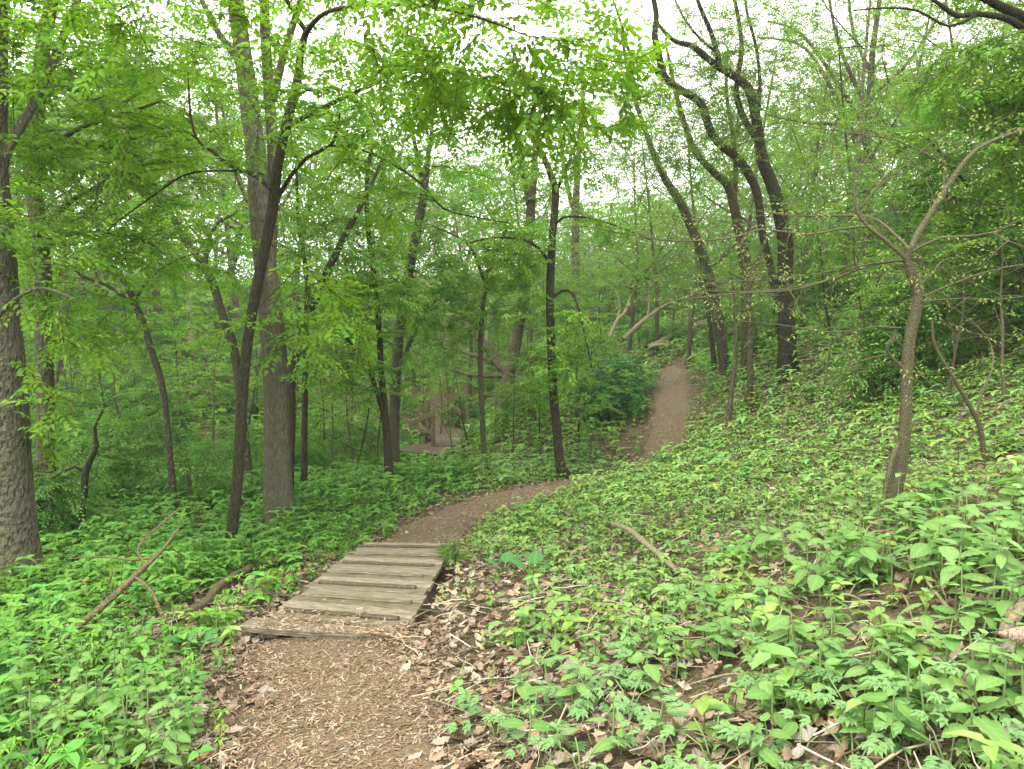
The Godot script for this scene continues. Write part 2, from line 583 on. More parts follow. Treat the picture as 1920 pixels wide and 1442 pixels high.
# twigs reach from the nearest wood to each attractor; sprays sit along their outer part
func grow(g: Growth, attract: PackedVector3Array, per: int, length: float, leafy := 1.0, longest := 3.0, sides := 4, wiggle := 0.12) -> void:
	var order := []
	for a in attract:
		var best := 1e9
		for p in g.nodes:
			best = minf(best, p.distance_squared_to(a))
		order.append([best, a])
	order.sort_custom(func(x, y): return x[0] < y[0])
	for pair in order:
		var a: Vector3 = pair[1]
		var from := g.nodes[0]
		var best := 1e9
		for p in g.nodes:
			var q := p.distance_squared_to(a)
			if q < best:
				best = q
				from = p
		var L := sqrt(best)
		if L < 0.05 or L > longest:
			continue
		var flat := (a - from).normalized()
		var off := Vector3(rng.randf_range(-1, 1), rng.randf_range(-0.4, 1.2), rng.randf_range(-1, 1)) * L * wiggle
		var mid := from.lerp(a, 0.5) + off
		var n := clampi(int(L / 0.2), 2, 6)
		var pts := PackedVector3Array()
		var rad := PackedFloat32Array()
		var r0 := 0.0022 + 0.0048 * minf(L, 1.6)
		for k in n + 1:
			var f := float(k) / n
			pts.append(from.lerp(mid, f).lerp(mid.lerp(a, f), f))
			rad.append(lerpf(r0, 0.0016, f))
			if k > 0:
				g.nodes.append(pts[k])
		tube(g.twigs, pts, rad, sides)
		for s in per:
			if rng.randf() > leafy:
				continue
			var f := 1.0 if s == 0 else rng.randf_range(0.25, 1.0)
			var p := from.lerp(mid, f).lerp(mid.lerp(a, f), f)
			var tang := (mid.lerp(a, f) - from.lerp(mid, f)).normalized()
			var turn := rng.randf_range(-0.4, 0.4) if s == 0 else (rng.randf_range(0.5, 1.2) * (1.0 if s % 2 == 0 else -1.0))
			var dir := tang.rotated(Vector3.UP, turn)
			dir.y = dir.y * 0.5 + rng.randf_range(-0.3, 0.15)
			dir = dir.normalized()
			var up := Vector3(rng.randf_range(-0.35, 0.35), 1, rng.randf_range(-0.35, 0.35))
			var side := dir.cross(up).normalized()
			up = side.cross(dir).normalized()
			var sc := length * rng.randf_range(0.65, 1.25)
			g.sprays.append(Transform3D(Basis(dir * sc, up * sc, side * sc), p))

func blob_points(zones: Array) -> PackedVector3Array:   # [u, v, d, ru, rv (pixels), rd (metres), count]
	var out := PackedVector3Array()
	for z in zones:
		var c := at(z[0], z[1], z[2])
		var s: float = z[2] / F
		var r := Vector3(z[3] * s, z[4] * s, z[5])
		for k in int(z[6]):
			out.append(in_blob(c, r))
	return out

# one tree from limbs traced as [[u, v, half width], ...]; spec keys: limbs [[points, d0, d1], ...], zones, bark, tint, spray, size, per, leafy
func tree(called: String, label: String, spec: Dictionary, group := "", category := "tree") -> Node3D:
	rng.seed = hash(label) % 100000 + int(spec.get("seed", 0))
	var limbs: Array = spec.limbs
	var g := Growth.new()
	var base := Vector3.ZERO
	var meshes := []
	for k in limbs.size():
		var p := PackedVector3Array()
		var r := PackedFloat32Array()
		limb(limbs[k][0], limbs[k][1], limbs[k][2], p, r)
		if k == 0:
			var gy := H(p[0].x, p[0].z)
			if spec.get("rooted", true):
				p[0].y = minf(p[0].y, gy + 0.05)
				if p[0].y > gy - 0.1:
					p.insert(0, Vector3(p[0].x, gy - 0.22, p[0].z))
					r.insert(0, r[0] * 1.3)
			base = Vector3(p[0].x, gy, p[0].z)
		var sm := smooth(p, r, 0.09 if r[0] > 0.12 else 0.16)
		var mb := MB.new()
		var side := 30 if r[0] > 0.12 else (14 if r[0] > 0.06 else (9 if r[0] > 0.03 else 6))
		tube(mb, sm[0], sm[1], side, 0.07 if r[0] > 0.03 else 0.04)
		meshes.append(mb)
		add_nodes(g, sm[0], float(spec.get("bare", 0.35)) if k == 0 else 0.15)
	var root := thing(called, label, category, base, group)
	var here := Transform3D(Basis.IDENTITY, -base)
	for k in meshes.size():
		part("trunk" if k == 0 else "limb", meshes[k].mesh(), M[spec.bark], root, here)
	var pts := blob_points(spec.get("zones", []))
	if spec.has("along"):   # extra attractors close to the limbs
		var src := g.nodes.duplicate()
		for k in int(spec.along[0]):
			pts.append(src[rng.randi() % src.size()] + Vector3(rng.randfn(0, 1), rng.randfn(0, 0.7) + 0.15, rng.randfn(0, 1)) * float(spec.along[1]))
	if pts.size():
		grow(g, pts, int(spec.get("per", 4)), float(spec.get("size", 0.3)), float(spec.get("leafy", 1.0)), float(spec.get("longest", 3.0)), int(spec.get("sides", 4)), float(spec.get("wiggle", 0.12)))
		if g.twigs.v.size():
			part("twigs", g.twigs.mesh(), M[spec.get("twig", spec.bark)], root, here).set_meta("kind", "stuff")
		if g.sprays.size():
			part("crown", bake(SPRAY[spec.get("spray", "near")], g.sprays), tinted(spec.get("tint", lin(0.15, 0.34, 0.03)), spec.get("leaf", "leaf")), root, here)
	return root

func key_trees() -> void:
	# the dark tree beside the plank walk
	tree("forked_tree", "slender dark-barked tree forking in three, rising beside the plank walk", {
		"bark": "bark_dark", "tint": lin(0.225, 0.380, 0.030), "spray": "near", "size": 0.3, "per": 4, "bare": 0.6, "longest": 2.6,
		"limbs": [
			[[[428, 1066, 15], [434, 1000, 12.3], [445, 900, 11.4], [453, 770, 11.4], [463, 650, 10.6], [480, 545, 11], [500, 450, 10.6], [514, 372, 11.4], [518, 330, 9.68], [535, 240, 9.68], [555, 165, 8.8], [565, 90, 7.04], [575, 58, 6.6]], 7.3, 6.7],
			[[[575, 60, 5.72], [558, 35, 4.84], [540, 5, 4.4], [522, -60, 3.52], [500, -160, 2.64]], 6.7, 6.4],
			[[[574, 62, 5.72], [588, 42, 5.28], [620, 20, 4.4], [690, 10, 3.96], [800, 12, 3.52], [900, 34, 2.64], [985, 66, 1.32]], 6.7, 4.3],
			[[[547, 232, 5.72], [590, 210, 4.84], [640, 185, 4.4], [700, 158, 3.96], [760, 130, 3.52], [845, 138, 2.64], [930, 165, 2.11], [1010, 176, 1.58], [1080, 168, 0.88]], 6.8, 5.4],
			[[[520, 372, 5.28], [545, 330, 4.4], [575, 296, 3.96], [620, 272, 3.52], [632, 245, 2.64], [637, 212, 1.58]], 7.0, 6.6],
			[[[620, 273, 2.64], [680, 281, 2.64], [740, 310, 2.46], [790, 345, 2.29], [830, 390, 1.94], [880, 405, 1.58], [955, 418, 0.88]], 6.8, 6.0],
			[[[510, 358, 5.28], [480, 330, 4.4], [430, 310, 3.96], [400, 285, 3.52], [372, 265, 3.17], [358, 220, 2.46], [352, 130, 1.41]], 6.9, 7.4],
			[[[372, 264, 2.29], [345, 246, 1.94], [290, 260, 1.58], [205, 277, 0.88]], 7.2, 6.8],
			[[[495, 326, 2.64], [420, 320, 2.29], [350, 327, 2.11], [290, 365, 1.76], [215, 420, 1.41], [185, 450, 0.88]], 7.0, 7.8]],
		"zones": [[300, 170, 6.8, 300, 190, 1.8, 88], [640, 110, 6.2, 280, 130, 1.3, 71], [900, 90, 5, 230, 120, 0.9, 75], [1060, 170, 5.4, 170, 120, 0.8, 46], [740, 290, 6.2, 220, 130, 1, 41], [430, -160, 6.6, 320, 130, 1.6, 41], [200, 330, 7.2, 190, 130, 1, 31], [560, 580, 6.9, 120, 110, 0.7, 15]]})
	# the big grey trunk behind it
	tree("ash_tree", "thick straight grey trunk with furrowed bark behind the dark forked tree", {
		"bark": "bark_grey", "tint": lin(0.198, 0.342, 0.036), "spray": "near", "size": 0.34, "per": 4, "bare": 0.55, "longest": 4.0,
		"limbs": [
			[[[530, 1010, 42], [524, 950, 33], [521, 880, 28], [517, 700, 26], [505, 560, 24], [492, 450, 22], [480, 300, 20], [466, 180, 19], [452, 80, 17], [442, 0, 16], [425, -200, 13], [415, -500, 8]], 9.0, 9.3],
			[[[508, 480, 12], [512, 300, 12], [503, 150, 11], [496, 20, 10], [498, -150, 8], [520, -350, 5]], 9.3, 10.0],
			[[[512, 190, 8], [530, 110, 8], [548, 50, 7], [590, -80, 6], [640, -250, 4]], 9.4, 9.0],
			[[[468, 150, 8], [430, 90, 7], [400, 45, 6], [350, -60, 5], [280, -200, 3]], 9.2, 9.6]],
		"zones": [[480, -350, 9.3, 420, 220, 2.6, 88], [340, 60, 9.8, 260, 140, 1.4, 41], [600, 620, 9, 90, 120, 0.7, 41], [640, -100, 9, 220, 150, 1.6, 61]]})
	# left edge
	tree("oak_tree", "massive trunk with plated grey bark at the ravine rim, lobed leaves on low shoots", {
		"bark": "bark_plate", "tint": lin(0.215, 0.368, 0.036), "spray": "near", "size": 0.3, "per": 4, "bare": 0.2, "longest": 2.6,
		"limbs": [
			[[[8, 1050, 70], [4, 1000, 60], [0, 850, 54], [-6, 700, 49], [-14, 560, 46], [-20, 430, 40], [-24, 300, 35], [-20, 100, 30], [-10, -200, 24], [20, -600, 14]], 6.2, 6.4],
			[[[-14, 420, 12], [10, 290, 10], [60, 200, 9], [110, 90, 8], [170, -60, 6], [240, -220, 3]], 6.3, 6.6],
			[[[-10, 600, 6], [30, 560, 4], [80, 540, 3], [140, 560, 1.5]], 6.0, 5.6]],
		"zones": [[110, 620, 6, 110, 140, 0.5, 14], [80, 400, 6.2, 170, 150, 0.9, 30], [90, 130, 6.2, 220, 190, 1.3, 75], [60, -220, 6.4, 320, 160, 2, 48], [130, 800, 6.3, 80, 60, 0.4, 7]]})
	tree("second_oak_tree", "upright brown trunk close behind the massive plated trunk, one limb reaching over the ravine", {
		"bark": "bark_mid", "tint": lin(0.198, 0.355, 0.031), "spray": "near", "size": 0.32, "per": 4, "bare": 0.4, "longest": 3.0,
		"limbs": [
			[[[88, 990, 22], [86, 900, 17], [84, 700, 16], [78, 480, 15], [60, 330, 15], [66, 240, 14], [82, 80, 13], [98, -20, 12], [120, -300, 8]], 8.4, 8.6],
			[[[72, 440, 8], [110, 396, 7], [140, 372, 5], [178, 352, 4], [210, 330, 2]], 8.4, 8.0],
			[[[62, 300, 6], [80, 284, 6], [150, 240, 5], [230, 215, 3.5], [300, 190, 2]], 8.4, 7.6],
			[[[75, 450, 4], [180, 435, 3], [270, 452, 2.6], [310, 478, 1.5]], 8.3, 7.4]],
		"zones": [[150, 360, 7.8, 190, 120, 1, 68], [200, 190, 7.8, 220, 120, 1.2, 75], [120, -200, 8.5, 300, 160, 2, 82], [190, 600, 8, 120, 60, 0.7, 27], [330, 470, 8, 140, 50, 0.7, 27]]})
	tree("leaning_sapling", "thin grey sapling leaning out of the ravine floor, forked at head height", {
		"bark": "bark_mid", "tint": lin(0.215, 0.380, 0.043), "size": 0.28, "per": 4, "bare": 0.5,
		"limbs": [
			[[[328, 962, 8], [318, 850, 7], [305, 730, 7], [285, 660, 7], [262, 590, 7.5], [240, 540, 6.5], [215, 500, 5], [190, 455, 4.5], [180, 400, 3], [185, 330, 2]], 10.0, 9.6],
			[[[255, 575, 4], [205, 537, 3.5], [150, 515, 3], [118, 475, 2]], 9.8, 9.4],
			[[[250, 570, 3.5], [280, 522, 3], [330, 488, 2.6], [390, 470, 1.5]], 9.8, 10.2]],
		"zones": [[210, 480, 9.6, 150, 90, 1, 48], [350, 520, 10, 110, 60, 0.9, 27]]})
	tree("crooked_sapling", "short crooked dark sapling, almost leafless, at the foot of the ravine", {
		"bark": "bark_dark", "tint": lin(0.179, 0.329, 0.043), "size": 0.24, "per": 2, "leafy": 0.5,
		"limbs": [[[[148, 1020, 7], [158, 930, 6.5], [160, 885, 8], [172, 858, 6], [181, 835, 5], [178, 800, 3], [200, 760, 2]], 8.2, 8.0], [[[160, 885, 5], [140, 875, 3.5], [110, 890, 3], [85, 905, 1.5]], 8.2, 8.0]],
		"zones": [[190, 760, 8, 70, 50, 0.5, 10]]})
	tree("bowed_tree", "pale brown bowed tree in the ravine between the grey trunk and the thin sapling", {
		"bark": "bark_mid", "tint": lin(0.207, 0.368, 0.043), "size": 0.3, "per": 4, "bare": 0.45, "spray": "far",
		"limbs": [
			[[[470, 930, 12], [455, 800, 10], [440, 660, 9.5], [420, 600, 9], [402, 540, 9], [383, 500, 8.5], [350, 455, 7.5], [320, 400, 6.5], [292, 365, 5], [260, 290, 3]], 12.0, 12.0],
			[[[385, 500, 5], [392, 450, 4], [410, 415, 3.5], [440, 400, 3], [458, 372, 2]], 12.0, 12.4]],
		"zones": [[360, 430, 12, 150, 110, 1.4, 75], [300, 290, 12, 140, 90, 1.4, 48], [420, 620, 12, 90, 50, 0.8, 16]]})
	tree("right_leaning_tree", "dark stem leaning away from the grey trunk towards the footbridge", {
		"bark": "bark_dark", "tint": lin(0.179, 0.342, 0.043), "size": 0.3, "per": 4, "bare": 0.5, "spray": "near",
		"limbs": [
			[[[540, 940, 12], [545, 800, 10], [548, 700, 9], [572, 610, 9], [600, 540, 8.5], [640, 455, 7], [690, 360, 4], [720, 290, 2.4]], 10.2, 11.0]],
		"zones": [[640, 470, 10.8, 130, 120, 1, 68], [700, 560, 10.4, 90, 80, 0.8, 41]]})
	tree("thin_dark_tree", "thin upright dark stem just behind the thick grey trunk", {
		"bark": "bark_dark", "tint": lin(0.179, 0.342, 0.043), "size": 0.3, "per": 3, "bare": 0.5,
		"limbs": [[[[570, 930, 8], [571, 800, 6.5], [573, 650, 6], [575, 520, 5], [560, 420, 4], [555, 300, 2.5]], 11.4, 11.4]],
		"zones": [[570, 420, 11.4, 100, 130, 0.9, 34], [620, 690, 10.8, 70, 60, 0.6, 20]]})
	# between the grey trunk and the footbridge
	tree("twin_stem_tree", "dark twin-stemmed tree in front of the footbridge", {
		"bark": "bark_dark", "tint": lin(0.189, 0.355, 0.051), "size": 0.3, "per": 4, "bare": 0.3, "spray": "near",
		"limbs": [
			[[[730, 900, 10], [727, 840, 9], [722, 780, 8], [715, 700, 6.5], [712, 640, 6], [706, 560, 6], [700, 500, 5.5], [690, 430, 5], [688, 340, 4], [700, 260, 2.5]], 11.4, 11.6],
			[[[724, 800, 6], [710, 745, 5], [692, 695, 4], [670, 660, 3.5], [648, 634, 2]], 11.4, 10.8]],
		"zones": [[700, 580, 11.2, 110, 110, 0.9, 82], [690, 400, 11.5, 120, 110, 1, 54], [660, 700, 10.9, 80, 60, 0.5, 34], [690, 280, 11.5, 100, 80, 1, 27]]})
	tree("forked_grey_tree", "brown-grey tree with a high fork rising behind the twin-stemmed tree", {
		"bark": "bark_mid", "tint": lin(0.207, 0.368, 0.058), "size": 0.3, "per": 4, "bare": 0.4, "spray": "far",
		"limbs": [
			[[[738, 860, 13], [740, 760, 11], [746, 650, 11], [758, 560, 11], [772, 480, 10], [788, 400, 9], [797, 345, 8], [803, 290, 5], [810, 240, 4], [806, 150, 2.5]], 13.0, 13.4],
			[[[794, 355, 5], [782, 290, 4.5], [768, 230, 3.5], [755, 150, 2]], 13.4, 13.0],
			[[[752, 690, 5], [766, 650, 4.5], [790, 600, 3], [820, 560, 2]], 13.0, 13.4]],
		"zones": [[790, 320, 13.2, 120, 140, 1.2, 82], [790, 180, 13.2, 130, 90, 1.2, 54], [820, 560, 13.2, 90, 80, 0.9, 48], [770, 470, 13, 80, 70, 0.9, 27]]})
	tree("slim_tree", "slim straight sapling standing just past the footbridge railing", {
		"bark": "bark_mid", "tint": lin(0.198, 0.368, 0.058), "size": 0.28, "per": 4, "bare": 0.45, "spray": "far",
		"limbs": [
			[[[910, 885, 7], [906, 820, 6], [902, 730, 5.5], [901, 650, 5.5], [906, 570, 5], [918, 505, 5], [932, 465, 4], [950, 430, 2.5]], 12.4, 12.6],
			[[[912, 540, 4], [895, 490, 3.5], [880, 460, 3], [850, 440, 2], [800, 420, 1.4]], 12.5, 12.2]],
		"zones": [[900, 520, 12.4, 120, 80, 1, 90], [860, 620, 12.4, 80, 60, 0.7, 34], [950, 450, 12.4, 60, 60, 0.7, 30]]})
	tree("far_twin_tree", "tall twin-stemmed tree rising from the fallen trunk, grey-brown bark", {
		"bark": "bark_mid", "tint": lin(0.215, 0.380, 0.066), "size": 0.34, "per": 4, "bare": 0.5, "spray": "far",
		"limbs": [
			[[[938, 800, 13.6], [948, 730, 12], [962, 670, 11.2], [975, 600, 10.4], [984, 520, 10], [992, 440, 9.2], [996, 380, 8.8], [1002, 320, 6.4], [1003, 250, 5.6], [998, 150, 3.2]], 17.5, 18.0],
			[[[993, 385, 6.4], [980, 320, 5.2], [966, 245, 4.4], [955, 170, 2.4]], 18.0, 17.6]],
		"zones": [[985, 250, 17.8, 110, 150, 1.8, 100], [1000, 560, 17.4, 90, 70, 1.2, 60], [900, 360, 17.8, 90, 80, 1.4, 50]]})
	tree("dark_forked_tree", "dark slender tree at the bend of the path with a drooping side twig", {
		"bark": "bark_dark", "tint": lin(0.207, 0.380, 0.043), "size": 0.28, "per": 4, "bare": 0.4, "spray": "near",
		"limbs": [
			[[[1062, 898, 14], [1050, 868, 10], [1044, 810, 9], [1036, 710, 8.5], [1032, 600, 8.5], [1032, 520, 8], [1036, 440, 7.5], [1042, 365, 7.5], [1032, 325, 6.5], [1010, 275, 5], [985, 225, 3]], 11.5, 11.5],
			[[[1042, 360, 4], [1058, 325, 3.5], [1066, 305, 3], [1076, 280, 1.8]], 11.5, 11.3],
			[[[1035, 560, 3.5], [1055, 545, 3], [1075, 552, 2.6], [1090, 600, 2], [1110, 690, 1.2]], 11.5, 11.2],
			[[[1031, 500, 4], [1015, 470, 3.5], [980, 450, 3], [930, 445, 2.4], [880, 455, 1.5]], 11.5, 11.2],
			[[[1040, 425, 3], [1055, 408, 2.6], [1100, 408, 2.2], [1160, 425, 1.8], [1220, 450, 1.2]], 11.5, 10.8]],
		"zones": [[1040, 270, 11.4, 110, 110, 1, 90], [960, 470, 11.3, 90, 60, 0.8, 60], [1080, 620, 11.2, 60, 80, 0.6, 40], [1020, 700, 11, 70, 60, 0.5, 30], [1140, 420, 11, 80, 40, 0.6, 24]]})
	tree("pale_far_tree", "pale straight trunk forking low, seen beyond the bend of the path", {
		"bark": "bark_far", "tint": lin(0.233, 0.380, 0.088), "size": 0.4, "per": 4, "bare": 0.5, "spray": "far",
		"limbs": [
			[[[1082, 640, 9], [1080, 520, 8.5], [1079, 420, 8.5], [1082, 330, 7], [1090, 230, 5], [1095, 120, 3]], 27.0, 27.0],
			[[[1079, 400, 6], [1066, 360, 5], [1056, 300, 4.5], [1045, 200, 3]], 27, 27]],
		"zones": [[1075, 160, 27, 80, 90, 2, 50], [1090, 420, 27, 60, 50, 1.5, 24]]})
	# the cluster on the right of the path
	tree("many_limbed_tree", "rugged dark trunk with twisting limbs sweeping over the path", {
		"bark": "bark_dark", "tint": lin(0.233, 0.368, 0.066), "size": 0.3, "per": 4, "bare": 0.55, "leafy": 0.9, "spray": "fine",
		"limbs": [
			[[[1478, 700, 23], [1476, 660, 18], [1475, 600, 16.4], [1472, 525, 15.6], [1472, 450, 14.8], [1460, 385, 13.9], [1445, 340, 12.3], [1430, 300, 11.5], [1420, 235, 9.84], [1407, 175, 9.02], [1387, 150, 8.2], [1340, 120, 6.56], [1300, 88, 5.33], [1262, 75, 4.1], [1230, 40, 2.46]], 13.0, 12.4],
			[[[1466, 580, 8.2], [1452, 540, 7.38], [1445, 500, 7.38], [1430, 440, 7.38], [1420, 365, 8.2], [1400, 320, 9.02], [1375, 290, 8.2], [1350, 270, 8.2], [1330, 240, 7.79], [1315, 195, 7.79], [1290, 177, 7.38], [1255, 155, 7.38], [1242, 135, 7.38], [1235, 100, 6.56], [1227, 65, 5.74], [1231, 30, 5.33], [1222, -20, 4.92], [1205, -120, 3.28]], 12.9, 12.2],
			[[[1250, 152, 4.92], [1215, 120, 4.1], [1182, 100, 3.69], [1168, 55, 2.87], [1150, 0, 1.64]], 12.3, 12.0],
			[[[1424, 270, 6.56], [1402, 235, 6.56], [1386, 200, 6.56], [1381, 165, 5.74], [1390, 100, 4.92], [1387, 50, 4.1], [1375, -10, 3.69], [1350, -100, 2.46]], 12.6, 13.2],
			[[[1350, 126, 5.74], [1342, 90, 5.33], [1333, 60, 4.92], [1318, 25, 4.51], [1305, -10, 4.1], [1285, -110, 2.46]], 12.5, 12.0],
			[[[1340, 95, 3.28], [1310, 70, 2.46], [1280, 30, 2.05], [1262, -10, 1.64]], 12.4, 12.6],
			[[[1420, 230, 4.1], [1425, 160, 3.69], [1418, 90, 3.28], [1400, 20, 2.87], [1395, -40, 2.05]], 12.6, 13.0]],
		"along": [190, 1.2],
		"zones": [[1300, 80, 12.4, 230, 160, 1.9, 230], [1430, 130, 12.8, 130, 150, 1.4, 130], [1360, -120, 12.6, 240, 100, 2.4, 90], [1330, 280, 12.4, 130, 70, 1, 70], [1220, 260, 12.3, 100, 60, 0.9, 40]]})
	tree("ivy_trunk_tree", "stout shaggy trunk standing between the rugged dark tree and the leaning one", {
		"bark": "bark_mid", "tint": lin(0.225, 0.368, 0.073), "size": 0.3, "per": 4, "bare": 0.4, "spray": "fine",
		"limbs": [
			[[[1400, 690, 12], [1400, 640, 10.5], [1400, 565, 11.2], [1396, 490, 11.2], [1382, 410, 9.75], [1365, 350, 8.25], [1335, 320, 6.75], [1302, 280, 6], [1278, 215, 5.25], [1262, 150, 3.75], [1250, 90, 2.25]], 14.4, 14.0],
			[[[1376, 380, 6], [1380, 310, 5.25], [1372, 240, 4.5], [1362, 170, 3.75], [1365, 90, 2.25]], 14.3, 14.6]],
		"along": [60, 1.0], "zones": [[1290, 200, 14, 90, 110, 1.2, 60], [1370, 200, 14.4, 80, 120, 1.2, 50]]})
	tree("leaning_rough_tree", "rough trunk leaning over the path towards the pale logs", {
		"bark": "bark_mid", "tint": lin(0.225, 0.380, 0.073), "size": 0.32, "per": 4, "bare": 0.4, "spray": "fine",
		"limbs": [[[[1362, 660, 12.5], [1348, 610, 10.9], [1332, 530, 10.9], [1316, 475, 10.1], [1296, 425, 9.36], [1276, 380, 8.58], [1250, 340, 7.02], [1228, 295, 6.24], [1205, 230, 4.68], [1180, 150, 3.51], [1165, 60, 2.34]], 16.0, 15.4]],
		"along": [50, 1.1], "zones": [[1200, 330, 15.5, 110, 70, 1.3, 60], [1180, 160, 15.4, 90, 110, 1.4, 60], [1270, 520, 15.6, 60, 70, 1, 40]]})
	tree("thin_bank_sapling", "thin straight stem on the bank beside the path, below the shaggy trunk", {
		"bark": "bark_mid", "tint": lin(0.215, 0.355, 0.073), "size": 0.26, "per": 2, "bare": 0.5, "spray": "fine",
		"limbs": [[[[1408, 712, 6.5], [1406, 640, 6], [1405, 560, 5.5], [1412, 510, 4.5], [1440, 440, 3]], 12.4, 12.6]], "zones": [[1420, 560, 12.4, 50, 70, 0.6, 24]]})
	tree("bent_bank_sapling", "thin grey bent stem on the bank at the edge of the upper path", {
		"bark": "bark_far", "tint": lin(0.251, 0.368, 0.073), "size": 0.24, "per": 2, "bare": 0.4, "leafy": 0.7, "spray": "bud",
		"limbs": [[[[1366, 750, 6], [1374, 715, 4.5], [1379, 670, 4], [1380, 600, 3.5], [1372, 520, 2.5]], 12.0, 12.0]], "zones": [[1380, 560, 12, 60, 80, 0.6, 20]]})
	tree("dark_stake_sapling", "thin dark leaning stem above the pale fallen log", {
		"bark": "bark_dark", "tint": lin(0.215, 0.355, 0.073), "size": 0.26, "per": 2, "bare": 0.5, "spray": "fine",
		"limbs": [[[[1340, 680, 5.5], [1334, 630, 5], [1326, 575, 4.5], [1310, 520, 3]], 17.0, 17.4]], "zones": [[1320, 520, 17, 50, 50, 0.7, 16]]})
	# the smooth tree in front on the right
	tree("bare_branched_tree", "smooth tan kinked tree with long bare drooping branches and small opening leaves", {
		"bark": "bark_smooth", "tint": lin(0.343, 0.403, 0.131), "size": 0.13, "per": 2, "bare": 0.75, "leafy": 0.6, "spray": "bud", "longest": 1.2, "wiggle": 0.2,
		"limbs": [
			[[[1668, 960, 16.3], [1674, 940, 14.2], [1690, 870, 12.9], [1698, 780, 12], [1700, 690, 11.6], [1708, 620, 11.2], [1723, 555, 10.8], [1709, 512, 9.89], [1701, 484, 9.03], [1704, 466, 7.31]], 4.6, 4.5],
			[[[1704, 474, 6.88], [1722, 436, 6.88], [1742, 405, 6.45], [1790, 330, 6.02], [1832, 280, 5.16], [1900, 250, 4.3], [1990, 225, 3.44]], 4.5, 4.6],
			[[[1836, 278, 1.98], [1800, 315, 1.98], [1740, 290, 1.98], [1680, 262, 1.63], [1600, 250, 1.29], [1500, 235, 0.783]], 4.6, 4.9],
			[[[1704, 466, 3.96], [1665, 428, 3.61], [1628, 406, 2.92], [1560, 405, 2.32], [1480, 404, 1.72], [1420, 395, 1.03]], 4.5, 5.2],
			[[[1700, 486, 4.56], [1662, 452, 3.96], [1626, 424, 3.61], [1607, 398, 3.27], [1602, 352, 2.58], [1610, 320, 1.98], [1640, 280, 1.29]], 4.5, 4.6],
			[[[1624, 424, 2.58], [1570, 430, 2.24], [1512, 440, 2.06], [1430, 430, 1.98], [1370, 446, 1.81], [1270, 452, 1.46], [1180, 440, 1.2], [1100, 425, 0.946], [1040, 428, 0.654]], 4.5, 5.4],
			[[[1608, 395, 1.98], [1640, 358, 1.72], [1720, 290, 1.46], [1800, 220, 1.03]], 4.6, 4.4],
			[[[1700, 487, 3.96], [1640, 494, 3.27], [1580, 516, 2.49], [1500, 541, 2.06], [1430, 548, 1.81], [1350, 553, 1.55], [1280, 562, 1.2], [1200, 566, 0.722]], 4.5, 5.2],
			[[[1640, 493, 2.32], [1590, 506, 1.98], [1540, 528, 1.81], [1440, 545, 1.55], [1340, 546, 1.29], [1230, 538, 1.03], [1130, 545, 0.654]], 4.5, 5.6],
			[[[1600, 495, 1.72], [1560, 508, 1.46], [1480, 520, 1.29], [1370, 527, 1.03], [1260, 512, 0.722]], 4.5, 5.0],
			[[[1707, 474, 3.61], [1735, 458, 3.27], [1765, 446, 2.92], [1830, 442, 2.58], [1872, 434, 2.32], [1920, 408, 1.98], [1990, 380, 1.55]], 4.5, 4.1],
			[[[1862, 436, 1.55], [1890, 452, 1.29], [1930, 466, 1.03], [1990, 470, 0.783]], 4.2, 3.9],
			[[[1732, 556, 2.58], [1790, 531, 2.24], [1850, 510, 1.98], [1930, 494, 1.72], [2000, 492, 1.29]], 4.5, 4.3],
			[[[1722, 535, 2.24], [1748, 512, 1.98], [1765, 490, 1.72], [1800, 483, 1.29], [1850, 500, 0.783]], 4.5, 4.8],
			[[[1728, 565, 1.72], [1800, 560, 1.46], [1870, 562, 1.2], [1960, 550, 0.783]], 4.5, 4.2],
			[[[1690, 615, 1.81], [1640, 612, 1.72], [1600, 620, 1.55], [1540, 622, 1.46], [1470, 610, 1.2], [1390, 602, 0.783]], 4.5, 4.9],
			[[[1695, 692, 5.16], [1680, 678, 4.3], [1665, 664, 3.87], [1663, 650, 3.61], [1676, 637, 3.44], [1680, 620, 2.58]], 4.55, 4.45],
			[[[1664, 664, 1.55], [1630, 672, 1.29], [1580, 690, 1.2], [1520, 715, 0.946], [1490, 735, 0.654]], 4.5, 4.5],
			[[[1678, 850, 1.72], [1600, 842, 1.55], [1500, 850, 1.46], [1412, 828, 1.2], [1385, 835, 0.946], [1380, 856, 0.654]], 4.55, 4.9],
			[[[1676, 862, 1.29], [1590, 850, 1.2], [1510, 835, 0.946], [1450, 815, 0.654]], 4.55, 4.8],
			[[[1686, 830, 5.16], [1672, 862, 5.59], [1664, 900, 5.16], [1656, 940, 5.16]], 4.5, 4.45]],
		"along": [430, 0.27],
		"zones": [[1400, 440, 5, 240, 60, 0.5, 40], [1350, 545, 5.2, 200, 40, 0.5, 30], [1700, 330, 4.6, 130, 90, 0.5, 26]]})
	tree("bare_sapling", "grey almost leafless sapling bent over the herbs beside the kinked tan tree", {
		"bark": "bark_smooth", "tint": lin(0.287, 0.403, 0.088), "size": 0.18, "per": 2, "bare": 0.3, "leafy": 0.6, "spray": "bud", "longest": 1.2,
		"limbs": [
			[[[1852, 905, 6], [1845, 850, 5.5], [1836, 795, 5], [1815, 755, 4.5], [1788, 708, 4], [1762, 668, 3.5], [1750, 640, 3], [1748, 600, 2]], 5.6, 5.5],
			[[[1833, 778, 3], [1840, 740, 2.8], [1858, 700, 2.5], [1862, 665, 2], [1850, 630, 1.4], [1820, 600, 1]], 5.6, 5.8]],
		"along": [30, 0.2]})
